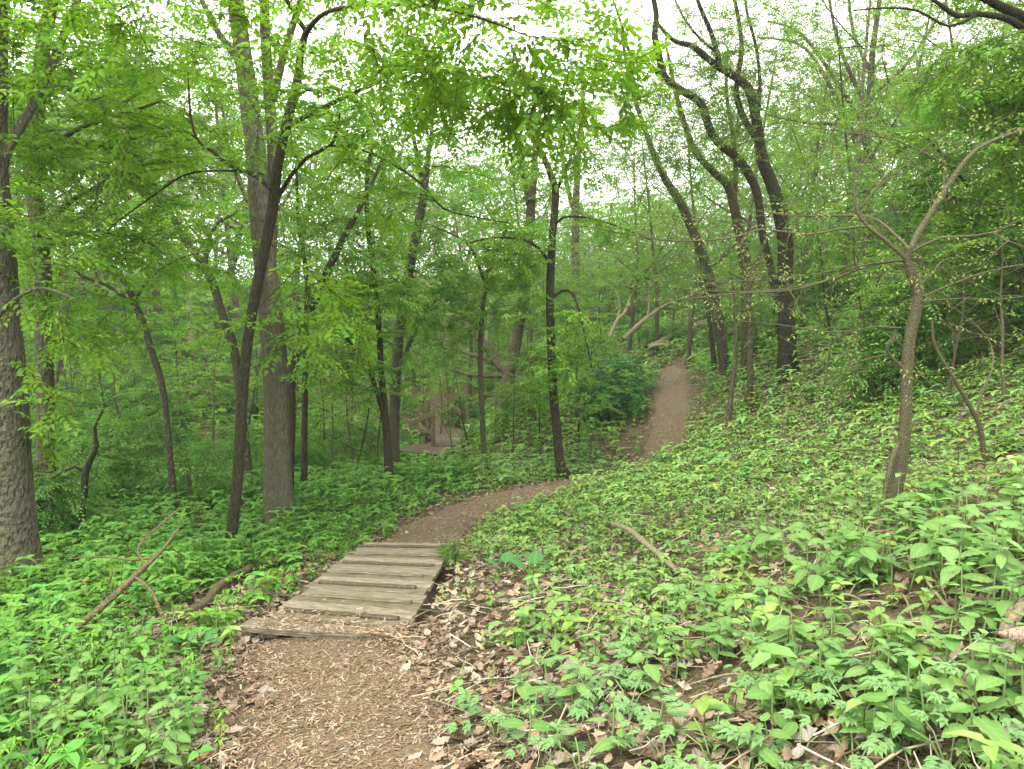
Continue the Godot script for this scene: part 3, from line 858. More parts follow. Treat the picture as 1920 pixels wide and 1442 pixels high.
	# above right
	tree("overhanging_tree", "big tree whose dark limb hangs into the open sky above the bank", {
		"bark": "bark_dark", "tint": lin(0.198, 0.355, 0.051), "size": 0.3, "per": 4, "bare": 0.4, "spray": "near", "longest": 2.5,
		"limbs": [
			[[[2420, 700, 40], [2400, 500, 34], [2360, 300, 30], [2300, 100, 24], [2250, -100, 18]], 8.6, 8.4],
			[[[2330, 200, 18], [2150, 90, 15], [2000, 60, 13], [1920, 32, 11], [1860, 4, 8], [1790, -30, 6], [1700, -60, 4]], 8.5, 7.6],
			[[[1990, 62, 9], [1930, 56, 8], [1885, 34, 6.5], [1830, 26, 5.5], [1795, 30, 5], [1765, 10, 4], [1720, -20, 2.5]], 7.9, 7.4],
			[[[1830, 28, 3.5], [1780, 50, 3], [1720, 20, 2.6], [1660, 15, 2], [1600, 20, 1.4]], 7.5, 7.6]],
		"zones": [[1860, 160, 7.8, 130, 80, 0.9, 120], [1960, 280, 7.6, 120, 110, 0.8, 90], [1900, -120, 7.8, 260, 90, 1.4, 110], [2200, 60, 8.2, 240, 160, 1.6, 120]]})
	tree("open_crowned_tree", "tall grey tree with wide open half-bare crown against the white sky on the upper bank", {
		"bark": "bark_far", "tint": lin(0.251, 0.368, 0.103), "size": 0.34, "per": 3, "bare": 0.4, "leafy": 0.8, "spray": "fine", "longest": 4.0, "wiggle": 0.16,
		"limbs": [
			[[[1628, 560, 9.35], [1626, 420, 8.5], [1626, 300, 7.65], [1630, 200, 6.8], [1636, 100, 5.95], [1648, 10, 4.67], [1660, -90, 2.55]], 20, 20],
			[[[1626, 200, 4.67], [1600, 150, 4.25], [1572, 80, 3.4], [1555, 0, 2.55], [1545, -60, 1.7]], 20, 19.5],
			[[[1618, 230, 4.67], [1560, 140, 3.82], [1500, 62, 2.98], [1440, 40, 1.7]], 20, 19],
			[[[1624, 330, 5.1], [1590, 230, 4.25], [1530, 115, 3.4], [1490, 80, 2.55], [1420, 70, 1.7]], 20, 20.6],
			[[[1690, 420, 5.52], [1640, 300, 5.1], [1592, 240, 3.82], [1510, 230, 2.98], [1440, 215, 1.7]], 20, 19.4],
			[[[1630, 130, 4.25], [1600, 60, 3.4], [1590, -20, 2.55]], 20, 20.4],
			[[[1632, 180, 3.4], [1700, 120, 2.98], [1760, 30, 2.12], [1790, -40, 1.7]], 20, 20.2]],
		"along": [330, 1.2],
		"zones": [[1560, 130, 20, 190, 140, 2.4, 170], [1720, 80, 20, 130, 110, 2, 90], [1540, 330, 19, 130, 80, 1.6, 90]]})
	tree("slope_tree", "dark small-leaved tree on the steep slope behind the kinked tan tree", {
		"bark": "bark_dark", "tint": lin(0.161, 0.342, 0.051), "size": 0.3, "per": 4, "bare": 0.35, "spray": "near", "longest": 3.0,
		"limbs": [
			[[[1872, 640, 8], [1872, 500, 7], [1874, 380, 6.5], [1868, 280, 5], [1850, 180, 3]], 10.5, 10.5],
			[[[1872, 420, 4], [1800, 330, 3], [1740, 260, 2]], 10.5, 10.0], [[[1872, 400, 4], [1940, 300, 3], [1990, 230, 2]], 10.5, 10.4]],
		"zones": [[1830, 260, 10, 130, 110, 1.2, 150], [1880, 400, 10, 110, 90, 1, 100], [1760, 350, 10.4, 80, 60, 0.9, 50], [1900, 540, 9.6, 80, 70, 0.8, 60]]})


# ---------------------------------------------------------------- background trees, saplings and shrubs, built once and placed
func proto_tree(seed_: int, tall: float, girth: float, forks: int, mat: String, tint: Color, spray: String, size: float, points: int, leafy: float, spread: float) -> Node3D:
	rng.seed = seed_
	var g := Growth.new()
	var root := Node3D.new()
	var p := PackedVector3Array([Vector3(0, -0.15, 0)])
	var r := PackedFloat32Array([girth * 1.35])
	var q := Vector3.ZERO
	var lean := Vector3(rng.randf_range(-0.2, 0.2), 0, rng.randf_range(-0.2, 0.2))
	for k in 7:
		p.append(q)
		r.append(girth * (1.0 - 0.12 * k))
		lean += Vector3(rng.randf_range(-0.12, 0.12), 0, rng.randf_range(-0.12, 0.12))
		q += (Vector3.UP + lean) * tall * 0.13
	var sm := smooth(p, r, 0.3)
	var mb := MB.new()
	tube(mb, sm[0], sm[1], 8, 0.07)
	part("trunk", mb.mesh(), M[mat], root)
	add_nodes(g, sm[0], 0.3, 0.4)
	var tips := PackedVector3Array()
	for k in forks:
		var s: int = int(sm[0].size() * rng.randf_range(0.3, 0.9))
		var a := rng.randf() * TAU
		var from: Vector3 = sm[0][s]
		var l := tall * rng.randf_range(0.22, 0.4)
		var out := Vector3(cos(a), 0, sin(a))
		var lp := PackedVector3Array([from, from + out * l * 0.35 + Vector3.UP * l * 0.2, from + out * l * 0.65 * spread + Vector3.UP * l * 0.55, from + out * l * 0.9 * spread + Vector3.UP * l * rng.randf_range(0.6, 1.0)])
		var r0: float = sm[1][s] * 0.55
		var lm := smooth(lp, PackedFloat32Array([r0, r0 * 0.75, r0 * 0.5, r0 * 0.2]), 0.35)
		var lb := MB.new()
		tube(lb, lm[0], lm[1], 6, 0.05)
		part("limb", lb.mesh(), M[mat], root)
		add_nodes(g, lm[0], 0.2, 0.4)
		tips.append(lm[0][lm[0].size() - 1])
		tips.append(lm[0][lm[0].size() / 2])
	tips.append(q)
	var pts := PackedVector3Array()
	for k in points:
		pts.append(in_blob(tips[rng.randi() % tips.size()], Vector3(0.19, 0.15, 0.19) * tall * spread))
	grow(g, pts, 4, size, leafy, tall, 3)
	part("twigs", g.twigs.mesh(), M[mat], root).set_meta("kind", "stuff")
	part("crown", bake(SPRAY[spray], g.sprays), tinted(tint, "leaf"), root)
	return root

func proto_shrub(seed_: int, tall: float, wide: float, stems: int, tint: Color, spray: String, size: float, points: int, leaf_mat: String) -> Node3D:
	rng.seed = seed_
	var g := Growth.new()
	var root := Node3D.new()
	for k in stems:
		var a := rng.randf() * TAU
		var out := Vector3(cos(a), 0, sin(a)) * wide * rng.randf_range(0.2, 0.8)
		var p := PackedVector3Array([Vector3(out.x * 0.15, -0.08, out.z * 0.15), out * 0.4 + Vector3.UP * tall * 0.4, out + Vector3.UP * tall * rng.randf_range(0.65, 0.95)])
		var sm := smooth(p, PackedFloat32Array([0.011, 0.008, 0.003]), 0.2)
		var mb := MB.new()
		tube(mb, sm[0], sm[1], 5)
		part("stem", mb.mesh(), M.twig, root)
		add_nodes(g, sm[0], 0.2, 0.12)
	var pts := PackedVector3Array()
	for k in points:
		var q := in_blob(Vector3(0, tall * 0.52, 0), Vector3(wide, tall * 0.5, wide))
		pts.append(q)
	grow(g, pts, 4, size, 1.0, 2.0, 3)
	part("twigs", g.twigs.mesh(), M.twig, root).set_meta("kind", "stuff")
	part("foliage", bake(SPRAY[spray], g.sprays), tinted(tint, leaf_mat), root)
	return root

func put(proto: Node3D, called: String, label: String, category: String, group: String, where: Vector3, turn: float, size: float) -> void:
	var o: Node3D = proto.duplicate()
	o.name = numbered(called)
	o.position = where
	o.rotation.y = turn
	o.scale = Vector3.ONE * size
	tag(o, label, category, group)
	add_child(o)

func woodland() -> void:
	var far_a := proto_tree(301, 11.0, 0.14, 6, "bark_far", lin(0.216, 0.362, 0.069), "far", 0.5, 150, 1.0, 1.0)
	var far_b := proto_tree(302, 9.0, 0.075, 6, "bark_far", lin(0.260, 0.374, 0.096), "fine", 0.45, 190, 0.9, 1.1)
	var far_c := proto_tree(303, 13.0, 0.17, 7, "bark_mid", lin(0.208, 0.349, 0.069), "far", 0.5, 150, 0.85, 0.9)
	var bare := proto_tree(304, 10.0, 0.12, 6, "dead_wood", lin(0.294, 0.362, 0.138), "fine", 0.4, 120, 0.25, 1.0)
	var young_a := proto_tree(311, 4.0, 0.035, 4, "bark_mid", lin(0.200, 0.362, 0.049), "near", 0.3, 58, 1.0, 1.2)
	var young_b := proto_tree(312, 3.0, 0.025, 4, "bark_dark", lin(0.208, 0.374, 0.049), "near", 0.28, 52, 1.0, 1.4)
	var young_c := proto_tree(313, 5.0, 0.045, 5, "bark_mid", lin(0.226, 0.387, 0.055), "far", 0.34, 66, 1.0, 1.1)
	var protos := [far_a, far_b, far_c, bare]
	var labels := ["grey leafy tree", "slim thin-leaved tree", "tall brown-trunked tree", "half-bare pale tree with few leaves"]
	var names := ["leafy_tree", "pale_tree", "tall_tree", "bare_tree"]
	# far trees [u, d, kind, size]
	var spots := [[-60, 20, 0, 1.0], [90, 26, 2, 1.0], [220, 21, 1, 1.0], [160, 34, 0, 1.1], [300, 30, 2, 1.0], [360, 24, 3, 1.0], [400, 36, 3, 1.1], [450, 28, 0, 1.0], [540, 33, 2, 1.0], [620, 26, 1, 0.9], [660, 38, 3, 1.0], [720, 30, 1, 1.0],
		[770, 40, 0, 1.0], [840, 30, 3, 0.9], [860, 44, 2, 0.9], [910, 27, 3, 0.8], [960, 40, 3, 0.9], [1010, 33, 1, 0.8], [1060, 46, 0, 0.75], [1130, 40, 1, 0.7], [1180, 34, 0, 0.6], [1230, 44, 2, 0.65], [1260, 30, 1, 0.7], [1340, 36, 0, 0.8],
		[1420, 28, 1, 0.9], [1470, 38, 2, 0.8], [1540, 30, 0, 0.8], [1580, 24, 1, 0.9], [1660, 34, 0, 0.8], [1720, 26, 2, 0.75], [1780, 32, 0, 0.8], [1850, 22, 1, 0.9], [1900, 28, 0, 0.9], [2000, 22, 2, 1.0], [20, 40, 3, 1.1], [250, 44, 0, 1.2], [500, 46, 0, 1.2], [600, 48, 1, 1.2], [700, 52, 0, 1.0], [880, 22, 1, 1.1], [1000, 21, 1, 1.1], [1290, 20, 1, 0.9], [1180, 25, 1, 0.9], [1570, 18, 1, 1.1], [1400, 24, 1, 1.2], [1500, 22, 1, 1.2], [1690, 23, 1, 1.2], [1790, 19, 1, 1.1], [1235, 24, 1, 0.95], [-150, 14, 0, 0.9], [-120, 30, 2, 1.1], [60, 30, 0, 1.3], [180, 28, 2, 1.2], [330, 38, 0, 1.3], [420, 31, 2, 1.2], [560, 40, 0, 1.3], [680, 33, 2, 1.1], [120, 23, 0, 1.1], [1600, 40, 0, 1.0], [1760, 40, 2, 1.0], [1450, 44, 0, 0.9], [1900, 36, 0, 1.0]]
	rng.seed = 77
	var turns := []
	for s in spots:
		turns.append([rng.randf() * TAU, rng.randf_range(0.9, 1.1)])
	for k in spots.size():
		var s: Array = spots[k]
		var q := at(s[0], 640, s[1])
		put(protos[s[2]], names[s[2]], labels[s[2]] + (" far up the slope " if s[1] > 31 else " in the wood ") + behind(s[0]), "tree", "trees of the wood on the far slope", on_ground(q.x, q.z), turns[k][0], s[3] * turns[k][1])
	# saplings [u, d, kind, size]
	var thicket := proto_tree(314, 3.4, 0.022, 7, "twig", lin(0.208, 0.346, 0.081), "fine", 0.26, 90, 0.22, 1.4)
	var young := [young_a, young_b, young_c, thicket]
	var ylab := ["brown-stemmed leafy sapling", "low spreading dark-stemmed sapling", "tall leafy sapling", "twiggy half-bare sapling"]
	var ynam := ["leafy_sapling", "spreading_sapling", "tall_sapling", "twiggy_sapling"]
	var ysp := [[60, 13, 2, 1.0], [130, 17, 0, 1.1], [200, 15, 1, 1.1], [260, 20, 2, 1.0], [340, 17, 0, 1.0], [400, 23, 2, 1.0], [450, 16, 1, 1.2], [600, 15, 0, 1.0], [640, 19, 2, 0.9], [660, 13, 1, 1.0], [740, 22, 0, 1.1], [700, 17, 1, 1.1], [860, 22, 2, 0.8], [880, 16, 1, 0.9], [900, 26, 0, 1.0], [970, 22, 1, 1.0],
		[1010, 15, 1, 0.7], [1070, 19, 0, 0.9], [1100, 24, 2, 0.8], [1130, 29, 0, 1.1], [1090, 14.5, 1, 0.8], [1180, 30, 2, 0.8], [1300, 27, 1, 1.1], [1360, 22, 0, 0.9], [1440, 18, 1, 1.1], [1500, 16, 0, 0.9], [1560, 13, 1, 1.1], [1600, 17, 2, 0.8], [1640, 11, 1, 1.0], [1700, 14, 0, 0.9], [1760, 10, 1, 0.9], [1800, 14, 2, 0.8], [1860, 9, 1, 1.0], [1900, 12, 0, 1.0], [1960, 8, 1, 0.9], [560, 22, 0, 1.1], [480, 20, 2, 1.0], [20, 20, 0, 1.1], [780, 26, 2, 1.0], [820, 19, 0, 0.7], [110, 12, 3, 1.0], [230, 13, 3, 1.1], [390, 14, 3, 1.0], [620, 12.5, 3, 1.0], [660, 16, 3, 1.2], [780, 18, 3, 1.1], [850, 15, 3, 0.9], [960, 14.5, 3, 0.9], [930, 20, 3, 1.2], [1000, 19, 3, 1.1], [1110, 20, 3, 1.0], [1200, 26, 3, 1.3], [1290, 20, 3, 0.9], [1550, 11, 3, 0.8], [1620, 14, 3, 1.0], [1780, 8.5, 3, 0.8], [1890, 7.5, 3, 0.9], [720, 25, 3, 1.3], [540, 17, 3, 1.2]]
	for k in ysp.size():
		var s: Array = ysp[k]
		var q := at(s[0], 640, s[1])
		put(young[s[2]], ynam[s[2]], ylab[s[2]] + (" close " if s[1] < 17 else " well ") + behind(s[0]), "sapling", "saplings of the understorey", on_ground(q.x, q.z), k * 2.4, s[3])
	# shrubs
	var sh := [proto_shrub(401, 1.1, 0.7, 6, lin(0.157, 0.324, 0.055), "fine", 0.3, 90, "leaf"), proto_shrub(402, 0.75, 0.6, 5, lin(0.174, 0.349, 0.069), "near", 0.24, 80, "leaf"), proto_shrub(403, 1.5, 0.8, 6, lin(0.147, 0.312, 0.062), "near", 0.28, 110, "leaf")]
	var slab := ["fine-leaved green shrub", "low leafy shrub", "tall loose shrub"]
	var snam := ["fine_shrub", "low_shrub", "tall_shrub"]
	rng.seed = 515
	var placed := 0
	var tries := 0
	while placed < 150 and tries < 4000:
		tries += 1
		var u := rng.randf_range(-80, 2000)
		var d := 8.0 + 24.0 * pow(rng.randf(), 1.3)
		var q := at(u, 640, d)
		if path_gap(q.x, q.z) < 1.0 or (u > 900 and u < 1330 and d < 15.0) or (u > 690 and u < 900 and d > 10.5 and d < 20.0) or (u > 1250 and u < 1650 and d < 14.0) or (u > 500 and d < 9.5 and u < 1250) or (u > 1500 and d < 9.5 and rng.randf() < 0.7):
			continue
		var k := rng.randi() % 3
		placed += 1
		put(sh[k], snam[k], slab[k] + (" close " if d < 14.0 else " deeper in ") + behind(u), "shrub", "shrubs of the undergrowth", on_ground(q.x, q.z), rng.randf() * TAU, rng.randf_range(0.6, 1.15))
	for s in [[745, 21, 0], [770, 24, 1], [790, 26, 2], [735, 18.5, 1], [870, 22, 0], [890, 19.5, 1], [905, 24, 2], [850, 27, 0], [815, 28, 2], [880, 17.5, 1], [730, 16.5, 0], [765, 20.5, 1]]:
		var q := at(s[0], 640, s[1])
		put(sh[s[2]], snam[s[2]], slab[s[2]] + (" growing against the footbridge railing" if s[1] < 22 else " just past the footbridge"), "shrub", "shrubs of the undergrowth", on_ground(q.x, q.z), s[0], 0.6)
	# the dark shrub on the mound beside the upper path, and bright growth by the plank walk
	for s in [[1140, 705, 16.2, 1.15], [1175, 690, 16.6, 1.0], [1120, 735, 15.6, 0.9], [1165, 730, 15.4, 0.8]]:
		rng.seed = int(s[0])
		if not M.has("dark_shrub_made"):
			M.dark_shrub_made = proto_shrub(404, 0.95, 0.75, 7, lin(0.055, 0.165, 0.028), "near", 0.28, 95, "bush")
		var q := at(s[0], s[1], s[2])
		put(M.dark_shrub_made, "dark_shrub", "dark glossy shrub on the mound beside the upper path", "shrub", "dark shrubs on the mound by the upper path", on_ground(q.x, q.z), s[0], s[3])
	var clump := proto_shrub(405, 0.3, 0.17, 9, lin(0.187, 0.355, 0.061), "fine", 0.13, 70, "leaf")
	for s in [[852, 1056, 0.75], [838, 1046, 0.6], [640, 1035, 0.8], [610, 1030, 0.9], [585, 1020, 1.0], [660, 1018, 0.7], [560, 1040, 0.8], [690, 1000, 0.7], [530, 1050, 0.7]]:
		var g := hit(s[0], s[1])
		put(clump, "bedstraw_clump", "bright feathery clump growing " + ("over the far corner of the plank walk" if s[0] > 700 else "between the dark forked tree and the plank walk"), "plant", "bright feathery clumps by the plank walk", g, s[0], s[2])
	for o in protos + [clump] + young + sh + [M.dark_shrub_made]:
		o.free()
	# what lies beyond: foliage of the far wood that reads as one mass
	rng.seed = 900
	var T: Array[Transform3D] = []
	var C := PackedColorArray()
	for k in 7600:
		var d := rng.randf_range(34.0, 68.0)
		var u := rng.randf_range(-150, 2070)
		var q := at(u, 640, d)
		var top := 5.5 if u > 1000 and u < 1300 else (9.5 if u > 720 else 15.0)
		var y := H(q.x, q.z) + top * pow(rng.randf(), 1.5)
		var s := rng.randf_range(0.8, 1.7)
		T.append(Transform3D(Basis(Vector3.UP, rng.randf() * TAU).scaled(Vector3.ONE * s), Vector3(q.x, y, q.z)))
		C.append(leaf_tint(lin(0.15, 0.3, 0.08), 0.2))
	stuff("far_foliage", "pale green mass of foliage filling the far wood", "foliage", SPRAY.clump, M.leaf, T, C)

# ---------------------------------------------------------------- ground and path
func spaced(lo: float, hi: float, fine_lo: float, fine_hi: float, fine: float, growth: float) -> PackedFloat32Array:
	var out := PackedFloat32Array()
	var x := fine_lo
	while x <= fine_hi:
		out.append(x)
		x += fine
	var s := fine
	while x < hi:
		out.append(x)
		s *= growth
		x += s
	out.append(hi)
	x = fine_lo - fine
	s = fine
	while x > lo:
		out.insert(0, x)
		s *= growth
		x -= s
	out.insert(0, lo)
	return out

func ground() -> void:
	var xs := spaced(-68, 68, -5, 6, 0.12, 1.05)
	var zs := spaced(-98, 18, -14, 2, 0.12, 1.05)
	var rough := FastNoiseLite.new()
	rough.seed = 9
	rough.frequency = 1.4
	var mb := MB.new()
	for z in zs:
		for x in xs:
			var y := H(x, z) + rough.get_noise_2d(x, z) * 0.025 - 0.01
			if x > -1.8 and x < -0.45 and z < -4.5 and z > -7.5:
				y -= 0.14
			mb.vert(Vector3(x, y, z), slope_up(x, z))
	var w := xs.size()
	for a in zs.size() - 1:
		for b in w - 1:
			var k := a * w + b
			mb.i.append(k); mb.i.append(k + 1); mb.i.append(k + w)
			mb.i.append(k + 1); mb.i.append(k + w + 1); mb.i.append(k + w)
	tag(part(numbered("ground"), mb.mesh(), M.ground, self), "leaf-strewn brown woodland ground", "", "", "structure")

func path() -> void:
	var edge := FastNoiseLite.new()
	edge.seed = 31
	edge.frequency = 0.9
	var p := PackedVector3Array()
	var r := PackedFloat32Array()
	for k in walk.size():
		p.append(Vector3(walk[k].x, 0, walk[k].y))
		r.append(walk_half[k])
	var sm := smooth(p, r, 0.12)
	var q: PackedVector3Array = sm[0]
	var hw: PackedFloat32Array = sm[1]
	var mb := MB.new()
	var across := 9
	for k in q.size():
		var t := (q[mini(k + 1, q.size() - 1)] - q[maxi(k - 1, 0)]).normalized()
		var side := t.cross(Vector3.UP)
		for j in across:
			var f := lerpf(-1, 1, float(j) / (across - 1))
			var wob := 1.0 + 0.28 * edge.get_noise_2d(k * 0.3, 50.0 * signf(f))
			var s := q[k] + side * f * hw[k] * wob
			var y := H(s.x, s.z) + (0.028 if absf(f) < 0.9 else -0.03) + edge.get_noise_2d(s.x * 3.0, s.z * 3.0) * 0.008
			if s.x > -1.8 and s.x < -0.45 and s.z < -4.45 and s.z > -7.4:
				y -= 0.14
			mb.vert(Vector3(s.x, y, s.z), slope_up(s.x, s.z))
	for k in q.size() - 1:
		for j in across - 1:
			var a := k * across + j
			mb.i.append(a); mb.i.append(a + across); mb.i.append(a + 1)
			mb.i.append(a + 1); mb.i.append(a + across); mb.i.append(a + across + 1)
	tag(part(numbered("path"), mb.mesh(), M.path, self), "narrow footpath of brown wood chips", "", "", "structure")


# ---------------------------------------------------------------- planks
func plank_mesh(l: float, h: float, w: float, seed_: int) -> ArrayMesh:   # along x, edges chamfered and a little uneven
	rng.seed = seed_
	var mb := MB.new()
	var c := 0.006
	var n := 7
	var sect := [Vector2(-w / 2 + c, h / 2), Vector2(w / 2 - c, h / 2), Vector2(w / 2, h / 2 - c), Vector2(w / 2, -h / 2), Vector2(-w / 2, -h / 2), Vector2(-w / 2, h / 2 - c)]
	var rows := []
	for k in n:
		var x := lerpf(-l / 2, l / 2, float(k) / (n - 1))
		if k == 0 or k == n - 1:
			x += rng.randf_range(-0.012, 0.012)
		var row := []
		var dw := rng.randf_range(-0.003, 0.003)
		var dh := rng.randf_range(-0.002, 0.002)
		for s in sect:
			row.append(Vector3(x, s.y + (dh if s.y > 0 else 0.0), s.x + dw * signf(s.x)))
		rows.append(row)
	for k in n - 1:
		for j in 6:
			var a: Vector3 = rows[k][j]
			var b: Vector3 = rows[k][(j + 1) % 6]
			var d: Vector3 = rows[k + 1][j]
			var e: Vector3 = rows[k + 1][(j + 1) % 6]
			var out := Vector3(0, (a.y + b.y) / h, (a.z + b.z) / w)
			mb.tri(a, b, e, out)
			mb.tri(a, e, d, out)
	for k in [0, n - 1]:
		var out := Vector3(-1 if k == 0 else 1, 0, 0)
		for j in range(1, 5):
			mb.tri(rows[k][0], rows[k][j], rows[k][j + 1], out)
	return mb.mesh()

func beam_between(called: String, a: Vector3, b: Vector3, w: float, h: float, mat: Material, parent: Node, seed_ := 1, up := Vector3.UP) -> MeshInstance3D:
	var x := (b - a).normalized()
	var z := x.cross(up).normalized()
	var y := z.cross(x)
	return part(called, plank_mesh(a.distance_to(b), h, w, seed_), mat, parent, Transform3D(Basis(x, y, z), (a + b) / 2))

func plank_walk() -> void:
	var n := 15
	var a := Vector3(-1.16, -0.2, -4.2)
	var b := Vector3(-1.125, -0.56, -7.32)
	var root := thing("plank_walk", "short weathered plank walk with cleats laid over the dip in the path", "boardwalk", a)
	var dir := (b - a).normalized()
	for s in [-0.36, 0.36]:
		beam_between("stringer", Vector3(s, -0.135, 0.06), b - a + Vector3(s, -0.135, -0.05), 0.07, 0.14, M.beam, root, 5)
	for k in n:
		rng.seed = 600 + k
		var f := (k + 0.5) / n
		var wide := 0.194 if k % 2 == 0 else 0.18
		var c := (b - a) * f + Vector3(rng.randf_range(-0.02, 0.02), rng.randf_range(-0.004, 0.004), 0)
		var yaw := lerpf(0.1, 0.0, f) + rng.randf_range(-0.008, 0.008)
		var roll := lerpf(-0.05, -0.01, f) + rng.randf_range(-0.006, 0.006)
		var x := Vector3(cos(yaw), roll, sin(yaw)).normalized()
		var z := x.cross(Vector3.UP)
		z = (-dir - x * (-dir).dot(x)).normalized()
		var y := z.cross(x)
		var l := 0.97 + rng.randf_range(-0.03, 0.03)
		if k == 0:
			c.x -= 0.1
		var o := part("plank", plank_mesh(l, 0.038, wide, 700 + k), M["plank_%d" % (k * 3 % 4)], root, Transform3D(Basis(x, y, z), c))
		if k % 2 == 1:   # a cleat nailed on every other plank
			var cl := plank_mesh(l * [0.86, 0.8, 0.83, 0.88, 0.9, 0.97, 1.0][k / 2], 0.02, 0.055, 800 + k)
			part("cleat", cl, M.cleat if k / 2 % 2 == 0 else M.plank_1, o, Transform3D(Basis.IDENTITY, Vector3(rng.randf_range(-0.03, 0.0), 0.029, -0.04)))

func footbridge() -> void:
	var root := thing("footbridge", "old wooden footbridge with broken railing, half hidden down in the ravine", "footbridge", at(850, 835, 17.0))
	var o := root.position
	var near := at(850, 836, 17.0) - o
	var far := at(818, 778, 23.8) - o
	far.y = near.y + 0.04
	var dir := (far - near).normalized()
	var side := dir.cross(Vector3.UP).normalized()
	var half := 0.46
	for s in [-1.0, 1.0]:
		beam_between("stringer", near + side * half * 0.8 * s - Vector3.UP * 0.12, far + side * half * 0.8 * s - Vector3.UP * 0.12, 0.08, 0.2, M.beam, root, 3)
	var L := near.distance_to(far)
	var n := 40
	for k in n:
		rng.seed = 1200 + k
		var c := near + dir * (k + 0.5) / n * L
		part("plank", plank_mesh(half * 2.0, 0.035, L / n - 0.022, 1300 + k % 5), M.bridge_wood, root, Transform3D(Basis(side, Vector3.UP, -dir).rotated(Vector3.UP, rng.randf_range(-0.01, 0.01)), c))
	# a landing that turns off to the left, boards running along it
	var lc := at(806, 850, 16.6) - o
	var ldir := (at(752, 848, 16.9) - at(856, 860, 16.0)).normalized()
	ldir.y = 0.0
	ldir = ldir.normalized()
	var lside := Vector3(-ldir.z, 0, ldir.x)
	for k in 9:
		var c := lc + lside * (k - 4) * 0.125
		c.y = near.y - 0.03
		part("landing_board", plank_mesh(1.45, 0.035, 0.115, 1400 + k % 4), M.bridge_wood, root, Transform3D(Basis(ldir, Vector3.UP, lside), c))
	# railing: posts, a top rail, crossed braces, kerb beams
	var lp := near - side * (half + 0.04) + dir * 0.1
	beam_between("post", lp - Vector3.UP * 0.25, lp + Vector3.UP * 0.85, 0.09, 0.09, M.rail_wood, root, 11, Vector3.BACK)
	var lp2 := near - side * (half + 0.04) + dir * 2.4
	beam_between("post", lp2 - Vector3.UP * 0.25, lp2 + Vector3.UP * 0.85, 0.09, 0.09, M.rail_wood, root, 12, Vector3.BACK)
	beam_between("brace", at(766, 797, 17.6) - o, at(811, 775, 17.1) - o, 0.05, 0.1, M.rail_wood, root, 13)
	beam_between("brace", at(766, 798, 17.6) - o, at(812, 812, 17.1) - o, 0.05, 0.08, M.rail_wood, root, 14)
	beam_between("brace", at(796, 830, 17.4) - o, at(808, 783, 17.2) - o, 0.06, 0.09, M.rail_wood, root, 15)
	beam_between("brace", at(780, 785, 18.4) - o, at(806, 826, 17.4) - o, 0.06, 0.09, M.rail_wood, root, 16)
	beam_between("kerb_beam", near + side * (half + 0.08) + Vector3.UP * 0.12 + dir * 0.6, far + side * (half + 0.08) + Vector3.UP * 0.12, 0.1, 0.12, M.rail_wood, root, 17)
	var rp := near + side * (half + 0.1)
	beam_between("rail", at(828, 747, 22.5) - o, at(866, 775, 19.0) - o, 0.06, 0.12, M.rail_wood, root, 18)
	for f in [1.9, 4.6]:
		beam_between("post", rp + dir * f - Vector3.UP * 0.2, rp + dir * f + Vector3.UP * 0.9, 0.09, 0.09, M.rail_wood, root, 19, Vector3.BACK)
	beam_between("panel_board", at(838, 742, 21.6) - o, at(868, 752, 20.8) - o, 0.05, 0.32, M.rail_wood, root, 20)
	beam_between("rail", at(800, 772, 22.0) - o, at(768, 770, 23.0) - o, 0.06, 0.1, M.rail_wood, root, 21)


# ---------------------------------------------------------------- fallen wood and small things
# [[u, v, half width, lift], ...] laid on the ground; twigs the same, all one thing
func fallen(called: String, label: String, category: String, mat: String, main: Array, offshoots := [], sides := 8, rough := 0.1) -> void:
	rng.seed = hash(label) % 99991
	var all := [main] + offshoots
	var root: Node3D = null
	for k in all.size():
		var p := PackedVector3Array()
		var r := PackedFloat32Array()
		for a in all[k]:
			var g := hit(a[0], a[1])
			if a.size() > 4:
				g = at(a[0], a[1], a[4])
			var rr: float = a[2] * -g.z / F
			g = g.move_toward(EYE, 0.0) + Vector3.UP * (a[3] + (rr * 0.6 if a.size() < 5 else 0.0))
			p.append(g)
			r.append(rr)
		if root == null:
			root = thing(called, label, category, p[p.size() / 2])
		var sm := smooth(p, r, 0.09)
		var mb := MB.new()
		tube(mb, sm[0], sm[1], sides if k == 0 else 5, rough)
		part("stem" if k == 0 else "side_twig", mb.mesh(), M[mat], root, Transform3D(Basis.IDENTITY, -root.position))

